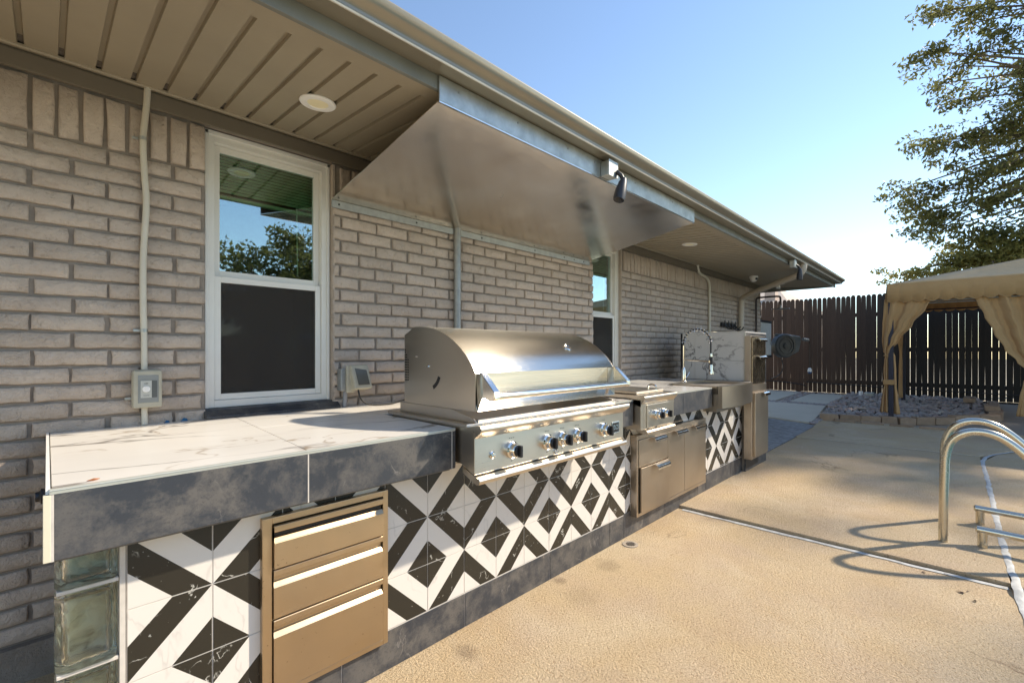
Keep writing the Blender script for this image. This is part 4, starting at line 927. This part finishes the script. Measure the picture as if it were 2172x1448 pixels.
# ============================================================ STONE BED
bed = thing('river_stone_bed', (11, .8, .1), 'bed of rounded grey and reddish river stones before the fence', 'stone bed')
poly = [(9.50, 1.70), (9.66, 1.32), (9.80, .90), (10.08, .46), (10.72, -.04), (11.05, -.26), (13.38, -.3), (13.40, 1.86), (11.4, 1.92), (9.6, 1.76)]
def inside(x, y, P):
    c = False
    for i in range(len(P)):
        x1, y1 = P[i]; x2, y2 = P[i-1]
        if (y1 > y) != (y2 > y) and x < (x2-x1)*(y-y1)/(y2-y1)+x1: c = not c
    return c
MB().pz(poly, 0, .1, lambda x, y: gz(x)+.02).build('bed_soil', flat('dark_soil', (.05, .042, .035), .95), bed)
def stone_mesh(seed, sub=1):
    bm = bmesh.new(); bmesh.ops.create_icosphere(bm, subdivisions=sub, radius=1)
    for v in bm.verts: v.co *= 1+.22*noise.noise(v.co*1.1+Vector((seed*4.1, 0, 0)))
    me = bpy.data.meshes.new('stone'); bm.to_mesh(me); bm.free(); me.polygons.foreach_set('use_smooth', [True]*len(me.polygons)); me.materials.append(STONE); return me
stones = [stone_mesh(s) for s in range(8)]
cand = []
x = 9.45
while x < 13.45:
    y = -.4
    while y < 2.0:
        px, py = x+R.uniform(-.035, .035), y+R.uniform(-.035, .035)
        if inside(px, py, poly): cand.append((px, py))
        y += .082
    x += .092
cand.sort(key=lambda p: p[0]); rest = MB()
for k, (px, py) in enumerate(cand):
    s = R.uniform(.036, .062)*(1.2 if R.random() < .12 else 1); sc_ = Vector((s*R.uniform(.8, 1.3), s*R.uniform(.8, 1.2), s*.58)); zz = gz(px)+.045+R.uniform(-.012, .026); rz = R.uniform(0, 3.1)
    me = stones[k % 8]
    if k < 300: inst('stone', me, bed, (px, py, zz), (R.uniform(-.3, .3), R.uniform(-.3, .3), rz), sc_)
    else:
        mt = Matrix.Translation((px, py, zz)) @ Matrix.Rotation(rz, 4, 'Z') @ Matrix.Rotation(R.uniform(-.3, .3), 4, 'X') @ Matrix.Diagonal((*sc_, 1))
        rest.add([mt @ v.co for v in me.vertices], [tuple(f.vertices) for f in me.polygons])
o = rest.build('stones', STONE, bed, smooth=True, ang=90); o['kind'] = 'stuff'
# pebbles between the path slabs
rest = MB(); small = stone_mesh(3, 1)
for k in range(620):
    t = R.random()
    if t < .4: px, py = R.uniform(11.17, 11.42), R.uniform(1.95, 3.3)
    elif t < .7: px, py = R.uniform(11.4, 13.4), R.uniform(2.70, 2.90)
    elif t < .85: px, py = R.uniform(13.28, 13.45), R.uniform(1.9, 4.0)
    else: px, py = R.uniform(8.9, 9.6), R.uniform(1.73, 1.80)
    s = R.uniform(.018, .038); mt = Matrix.Translation((px, py, gz(px)+.006)) @ Matrix.Rotation(R.uniform(0, 3), 4, 'Z') @ Matrix.Diagonal((s*1.2, s, s*.6, 1))
    rest.add([mt @ v.co for v in small.vertices], [tuple(f.vertices) for f in small.polygons])
tag(rest.build('path_pebbles', STONE, smooth=True, ang=90), 'brown pebbles filling the gaps between the path slabs', 'pebbles', kind='stuff')
# edging stones
ed = thing('stone_edging', (10, .6, .1), 'low tan stone edging round the river stone bed', 'edging')
def edge_stone(a, b, h, w, z0, seed):
    r = random.Random(seed); a = Vector((*a, 0)); b = Vector((*b, 0)); t = (b-a); L = t.length; t.normalize(); n = Vector((-t.y, t.x, 0))
    vs = []
    for z in (0, h):
        for s, q in ((0, -w/2), (.5, -w/2), (1, -w/2), (1, w/2), (.5, w/2), (0, w/2)):
            p = a+t*(.004+(L-.008)*s)+n*q; j = Vector((r.uniform(-.008, .008), r.uniform(-.010, .010), r.uniform(-.006, .006) if z else 0)); vs.append(p+j+Vector((0, 0, z0+z)))
    MB().add(vs, [(5, 4, 3, 2, 1, 0), (6, 7, 8, 9, 10, 11)]+[(i, (i+1) % 6, 6+(i+1) % 6, 6+i) for i in range(6)]).build('edging_stone', EDGE, ed, bevel=.008, seg=2)
line = [(9.44, 1.76), (9.50, 1.50), (9.58, 1.22), (9.66, .96), (9.72, .76), (9.84, .56), (10.02, .34), (10.28, .12), (10.62, -.16), (11.0, -.40), (11.5, -.43), (12.0, -.42), (12.5, -.43), (13.1, -.42)]
for k in range(len(line)-1):
    a, b = line[k], line[k+1]; zz = gz((a[0]+b[0])/2)-.02
    edge_stone(a, b, .125+.012*math.sin(k*3), .15+.02*math.sin(k*5), zz, k)
for k, (a, b) in enumerate([((12.3, -.10), (12.8, -.12)), ((11.2, -.38), (11.55, -.36))]): edge_stone(a, b, .09, .17, gz(a[0])+.108-(.0), 60+k)
for k in range(5): edge_stone((9.38+.015*k, 1.55-.36*k), (9.41+.02*k, 1.25-.36*k), .055, .06, gz(9.4)-.02, 30+k)

# ============================================================ GAZEBO
gb = thing('gazebo', (9.69, .85, .09), 'tan canvas gazebo with scalloped valance and tied curtains', 'gazebo')
GX0, GX1, GY0, GY1 = 9.69, 12.45, .88, -2.75
ZT = 2.363; ZB = 2.085
def post(x, y):
    p = B(x-.033, x+.033, y-.033, y+.033, gz(x)-.02, 2.3).build('post', NAVY, gb, bevel=.003)
    MB().tube([(x-.02, y, gz(x)+.012), (x-.055, y, gz(x)+.010)], .02, 10).build('foot', WHITE2, p)
for x, y in ((GX0+.05, GY0-.05), (GX0+.05, GY1+.05), (GX1-.05, GY0-.02), (GX1-.05, GY1+.05), (GX0+.05, -.80)): post(x, y)
pk_ = (11.07, -.935, 2.80)
cs = [(GX0, GY0), (GX0, GY1), (GX1, GY1), (GX1, GY0)]
cn = MB(); N = 10
for k in range(4):
    a = Vector((*cs[k], ZT)); b = Vector((*cs[(k+1) % 4], ZT)); P_ = Vector(pk_); base = len(cn.v); rows = 8
    vs = []
    for j in range(rows+1):
        t = j/rows
        for i in range(N+1):
            p = a.lerp(b, i/N).lerp(P_, t); sag = -.05*math.sin(math.pi*min(t*1.0, 1))*math.sin(math.pi*i/N); vs.append(p+Vector((0, 0, sag)))
    cn.add(vs, [(j*(N+1)+i, j*(N+1)+i+1, (j+1)*(N+1)+i+1, (j+1)*(N+1)+i) for j in range(rows) for i in range(N)])
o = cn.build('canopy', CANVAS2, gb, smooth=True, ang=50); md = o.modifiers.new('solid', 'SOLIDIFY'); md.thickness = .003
def valance(a, b, nsc):
    a = Vector((*a, 0)); b = Vector((*b, 0)); d = (b-a); L = d.length; d.normalize(); out = Vector((-d.y, d.x, 0))
    if out.dot(Vector((11.07, -.935, 0))-a) > 0: out = -out
    per = 8; n = nsc*per; vs = []; mb = MB(); rows = [0, .045, .13, .2, 1]
    for i in range(n+1):
        s = i/n; ph = (i % per)/per; zb = ZB+.006-.036*math.sin(math.pi*ph)
        for q in rows:
            z = ZT+(zb-ZT)*q; off = .004+.018*q+.006*math.sin(s*L*9+q*3)*q
            p = a+d*(L*s)+out*off; vs.append((p.x, p.y, z))
    m_ = len(rows)
    mb.add(vs, [(i*m_+k, (i+1)*m_+k, (i+1)*m_+k+1, i*m_+k+1) for i in range(n) for k in range(m_-1)])
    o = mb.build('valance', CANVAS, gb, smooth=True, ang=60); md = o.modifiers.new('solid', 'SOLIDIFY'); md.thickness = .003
    # binding along the scallops
    bt = MB(); pts = [vs[i*m_+m_-1] for i in range(n+1)]; bt.tube([(p[0], p[1], p[2]) for p in pts], .004, 5).build('binding', CANVAS, o)
for k in range(4): valance(cs[k], cs[(k+1) % 4], 23 if k % 2 == 0 else 17)
MB().tube([(GX0+.05, GY0-.05, 2.06), (GX0+.05, GY1+.05, 2.06)], .011, 8).tube([(GX0+.09, GY0-.05, 2.03), (GX0+.09, GY1+.05, 2.03)], .009, 8).build('curtain_rod', GALV2, gb, smooth=True)
MB().tube([(GX1-.05, GY0-.05, 2.10), (GX1-.05, GY1+.05, 2.10)], .012, 8).tube([(GX0+.05, GY0-.05, 2.08), (GX1-.05, GY0-.05, 2.10)], .012, 8).build('frame_rail', NAVY, gb, smooth=True)
def curtain(axis, c0, rows, nf, amp, label=None, ph=0):
    """rows: (z, edge_a, edge_b, amplitude factor); axis 'y': hangs in the plane x=c0"""
    # resample rows smoothly
    R_ = []
    for i in range(len(rows)-1):
        for k in range(6):
            t = k/6; t2 = t*t*(3-2*t) if i not in (0,) else t
            R_.append(tuple(rows[i][j]+(rows[i+1][j]-rows[i][j])*(t if j == 0 else t2) for j in range(4)))
    R_.append(rows[-1]); N = nf*8; vs = []
    for z, a, b, am in R_:
        for i in range(N+1):
            s = i/N; q = a+(b-a)*s; dd = 1.5*amp*am*(noise.noise(Vector((s*nf*1.1, z*.35, ph*3)))*1.3+.45*noise.noise(Vector((s*nf*2.7, z*.8, ph*7)))+.35*math.sin(2*math.pi*nf*.5*s+ph+z*.7))
            vs.append((c0+dd, q, z) if axis == 'y' else (q, c0+dd, z))
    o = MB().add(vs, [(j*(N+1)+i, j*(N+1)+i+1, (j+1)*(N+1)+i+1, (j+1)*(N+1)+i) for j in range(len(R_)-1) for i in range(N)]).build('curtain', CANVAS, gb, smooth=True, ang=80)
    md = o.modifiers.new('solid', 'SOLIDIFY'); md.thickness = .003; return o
curtain('y', GX0+.025, [(2.12, .915, .33, .8), (1.95, .925, .40, .9), (1.70, .94, .56, 1), (1.45, .945, .72, .9), (1.27, .93, .83, .6), (1.20, .905, .855, .35), (1.12, .915, .87, .45), (.95, .925, .875, .5), (.72, .915, .88, .4), (.60, .935, .87, .7), (.45, .955, .86, 1), (.26, .975, .85, 1.1)], 5, .03)
curtain('y', GX0+.055, [(1.26, .815, .80, .3), (1.18, .815, .775, .4), (.95, .81, .765, .6), (.7, .81, .76, .6), (.5, .81, .74, 1), (.24, .815, .715, 1)], 2, .02, ph=1)
curtain('x', GY0-.02, [(2.10, 9.75, 11.0, .8), (1.9, 9.75, 10.8, 1), (1.6, 9.76, 10.3, 1), (1.3, 9.77, 9.95, .6), (1.2, 9.78, 9.88, .4), (1.0, 9.78, 9.92, .6), (.24, 9.77, 9.95, 1)], 6, .03, ph=2)
curtain('x', GY0+.0, [(2.10, 12.35, 11.5, .8), (1.6, 12.36, 11.9, 1), (1.2, 12.38, 12.2, .6), (.9, 12.38, 12.15, .8), (.32, 12.38, 12.0, 1)], 4, .03, ph=.5)
curtain('y', GX0+.02, [(2.12, -.115, -.85, .8), (2.0, -.16, -.87, .9), (1.8, -.235, -.88, 1), (1.55, -.33, -.89, 1), (1.3, -.44, -.88, .9), (1.12, -.56, -.85, .6), (1.0, -.645, -.80, .4), (.93, -.655, -.79, .35), (.82, -.62, -.80, .6), (.6, -.585, -.85, .9), (.34, -.555, -.9, 1.1)], 7, .035, ph=.7)
B(GX0-.028, GX0+.085, .775, .925, .72, .80).build('curtain_tie', CANVAS, gb, bevel=.006)
B(GX0-.015, GX0+.08, .86, .92, 1.185, 1.205).build('curtain_tie', CANVAS, gb, bevel=.006)
B(GX0-.02, GX0+.09, -.85, -.64, .93, 1.0).build('curtain_tie', CANVAS, gb, bevel=.006)

# ============================================================ NEIGHBOUR HOUSE
nb = thing('neighbour_house', (22, 6, 0), 'neighbour house roof with brick chimney glimpsed above the fence', 'house')
MB().add([(20, 4.6, 2.9), (20, 12, 2.9), (24, 12, 4.3), (24, 6.2, 4.3), (28, 4.6, 2.9), (28, 12, 2.9)], [(0, 1, 2, 3), (0, 3, 4), (4, 3, 2, 5)]).build('roof', NROOF, nb)
B(20.3, 27.7, 4.9, 12, .2, 2.9).build('wall', CHIM, nb)
B(21.3, 21.75, 5.55, 5.95, 3.0, 3.75).build('chimney', CHIM, nb)

# ============================================================ TREES
def leaves_mesh(name, mat, parent, centers, per, size, seed):
    rng = np.random.default_rng(seed); P_ = []
    for (cx, cy, cz, rx, ry, rz), n in zip(centers, per):
        d = rng.normal(size=(n, 3)); d /= np.linalg.norm(d, axis=1)[:, None]; r = rng.random(n)[:, None]**(.45)
        P_.append(d*r*np.array([rx, ry, rz])+np.array([cx, cy, cz]))
    P_ = np.concatenate(P_)
    n = len(P_); a = rng.normal(size=(n, 3)); a /= np.linalg.norm(a, axis=1)[:, None]; b = np.cross(a, rng.normal(size=(n, 3))); b /= np.linalg.norm(b, axis=1)[:, None]
    s = (size*(.6+.8*rng.random(n)))[:, None]
    o = np.array(wloc(parent)); P_ = P_-o
    V = np.stack([P_-a*s, P_+b*s*.42+a*s*.1, P_+a*s, P_-b*s*.42+a*s*.1], 1).reshape(-1, 3)
    me = bpy.data.meshes.new(name); me.vertices.add(4*n); me.vertices.foreach_set('co', V.ravel()); me.loops.add(4*n); me.polygons.add(n)
    me.loops.foreach_set('vertex_index', np.arange(4*n, dtype=np.int32)); me.polygons.foreach_set('loop_start', np.arange(0, 4*n, 4, dtype=np.int32))
    me.polygons.foreach_set('loop_total', np.full(n, 4, dtype=np.int32)); me.update(); me.validate(); me.materials.append(mat)
    ob = bpy.data.objects.new(name, me); C.objects.link(ob); ob.parent = parent; WL[ob.name] = wloc(parent); return ob
def tree(name, base, label, crown_c, crown_r, nl, mat, leaf, seed, extra=(), clump=.38, trunk_r=.22, per=52, limbs=7, trunk_top=None):
    r = random.Random(seed); t = thing(name, base, label, 'tree'); b = Vector(base); cc = Vector(crown_c)
    fork = Vector(trunk_top) if trunk_top else b.lerp(cc, .42); tr = MB()
    tr.tube(smooth_path([b, b.lerp(fork, .5)+Vector((.1, -.1, 0)), fork], 1), [trunk_r*(1.2-.4*i/5) for i in range(6)][:len(smooth_path([b, b, fork], 1))], 10)
    ends = []; cl = []
    def clumpy(p, k=1):
        s = clump*r.uniform(.6, 1.25)*k; cl.append((p.x, p.y, p.z, s*1.3, s*1.3, s*.7))
    targets = []
    for i in range(nl):
        d = Vector((r.gauss(0, 1), r.gauss(0, 1), r.gauss(0, 1))).normalized()*(r.random()**.4)
        p = cc+Vector((d.x*crown_r[0], d.y*crown_r[1], d.z*crown_r[2])); targets.append(p)
    targets += [Vector(e) for e in extra]
    mains = []
    for i in range(limbs):
        a = 2*math.pi*i/limbs+r.uniform(-.3, .3); e = cc+Vector((math.cos(a)*crown_r[0]*.5, math.sin(a)*crown_r[1]*.5, r.uniform(-.45, .5)*crown_r[2]))
        mid = fork.lerp(e, .5)+Vector((r.uniform(-.3, .3), r.uniform(-.3, .3), r.uniform(0, .4)))
        pth = smooth_path([fork, mid, e], 2); tr.tube(pth, [trunk_r*(.62-.5*k/(len(pth)-1)) for k in range(len(pth))], 7); mains.append(pth)
    for p in targets:
        best = min((q for m_ in mains for q in m_[2:]), key=lambda q: (q-p).length)
        mid = best.lerp(p, .5)+Vector((r.uniform(-.15, .15), r.uniform(-.15, .15), r.uniform(-.05, .25)))
        tr.tube([best, mid, p], [.045, .028, .010], 5, False)
        clumpy(p); clumpy(mid, .75)
        for _ in range(3):
            q = p+Vector((r.uniform(-1, 1), r.uniform(-1, 1), r.uniform(-.5, .4)))*clump*1.35; tr.tube([p, q], [.010, .004], 4, False); clumpy(q, .55)
    tr.build('trunk', BARK, t, smooth=True)
    leaves_mesh('crown', mat, t, cl, [int(per*(c[3]/clump)**1.5)+6 for c in cl], leaf, seed)
    return t
# direction helper: a point seen at pixel (u,v) of the photograph's lens at plane x=X (for laying out the crown outline)
S_, C_ = .70120, .71296
def seen(u, v, X):
    a = (u-1086)/970; bb = (v-743)/970; rx = a*S_+C_; return (X, (-a*C_+S_)*X/rx, EYE-bb*X/rx)
ex = [seen(*q) for q in ((1965, 30, 15.2), (2010, 20, 15), (2060, 50, 15), (2000, 110, 15), (1985, 110, 14.8), (2040, 140, 15.2), (2090, 110, 15), (2010, 175, 15.4), (2050, 210, 15), (2110, 190, 15), (2140, 60, 15), (2150, 140, 15.6),
      (2070, 300, 15), (1965, 300, 15.5), (1990, 315, 15), (2030, 290, 15), (2110, 280, 15), (2150, 260, 15), (2020, 350, 15.5), (2080, 370, 15), (2140, 350, 15), (1925, 400, 15.2), (1960, 410, 15), (2000, 400, 15), (1930, 440, 15), (1955, 460, 15.4), (1990, 450, 15), (2040, 430, 15),
      (2090, 440, 15), (2140, 430, 15), (1975, 490, 15), (2020, 480, 15), (2070, 490, 15), (2120, 480, 15), (2160, 500, 15), (2165, 210, 15), (2160, 400, 15), (2168, 20, 15.3), (2100, 30, 15))]
tree('oak_tree', (16.6, -3.6, .2), 'tall leafy oak tree behind the fence and gazebo at the right edge', (16.4, -3.7, 7.4), (3.2, 3.4, 3.4), 145, LEAF1, .056, 5, ex, .38, .26, 84, 8)
ex2 = [seen(*q) for q in ((1990, 575, 15), (2020, 555, 15), (2060, 545, 15), (2100, 530, 15), (2140, 515, 15), (2040, 590, 15), (2100, 570, 15), (2150, 560, 15), (1970, 590, 14.7), (2168, 540, 15), (1905, 585, 14.6), (1925, 590, 14.7))]
tree('shrub_tree', (15.6, -.9, .2), 'low bushy green tree just above the gazebo roof', (15.4, -1.0, 3.3), (1.0, 1.3, .7), 26, LEAF2, .05, 9, ex2, .30, .1, 80, 5)
tree('dapple_tree', (17, -8.2, .2), 'tall sparse tree added beyond the fence, out of view, to dapple the deck', (17.0, -8.3, 11.4), (2.2, 2.2, 1.6), 11, LEAF1, .07, 31, (), .36, .16, 15, 4)  # unseen tree, added to cast soft dapples on the near deck
tree('garden_tree', (5.5, -13.5, 0), 'rounded garden tree across the pool behind the camera', (6.6, -13.5, 3.3), (3.4, 2.4, 2.6), 90, LEAF1, .10, 21, (), .6, .2, 50, 6)
tree('garden_tree', (-3.5, -15, 0), 'wide garden tree beyond the pool behind the camera on the left', (-3.5, -15, 3.6), (3.4, 2.4, 2.6), 80, LEAF1, .10, 22, (), .6, .2, 50, 6)
hf = thing('garden_fence', (2, -16.5, 0), 'brown board fence far across the pool behind the camera', 'fence')
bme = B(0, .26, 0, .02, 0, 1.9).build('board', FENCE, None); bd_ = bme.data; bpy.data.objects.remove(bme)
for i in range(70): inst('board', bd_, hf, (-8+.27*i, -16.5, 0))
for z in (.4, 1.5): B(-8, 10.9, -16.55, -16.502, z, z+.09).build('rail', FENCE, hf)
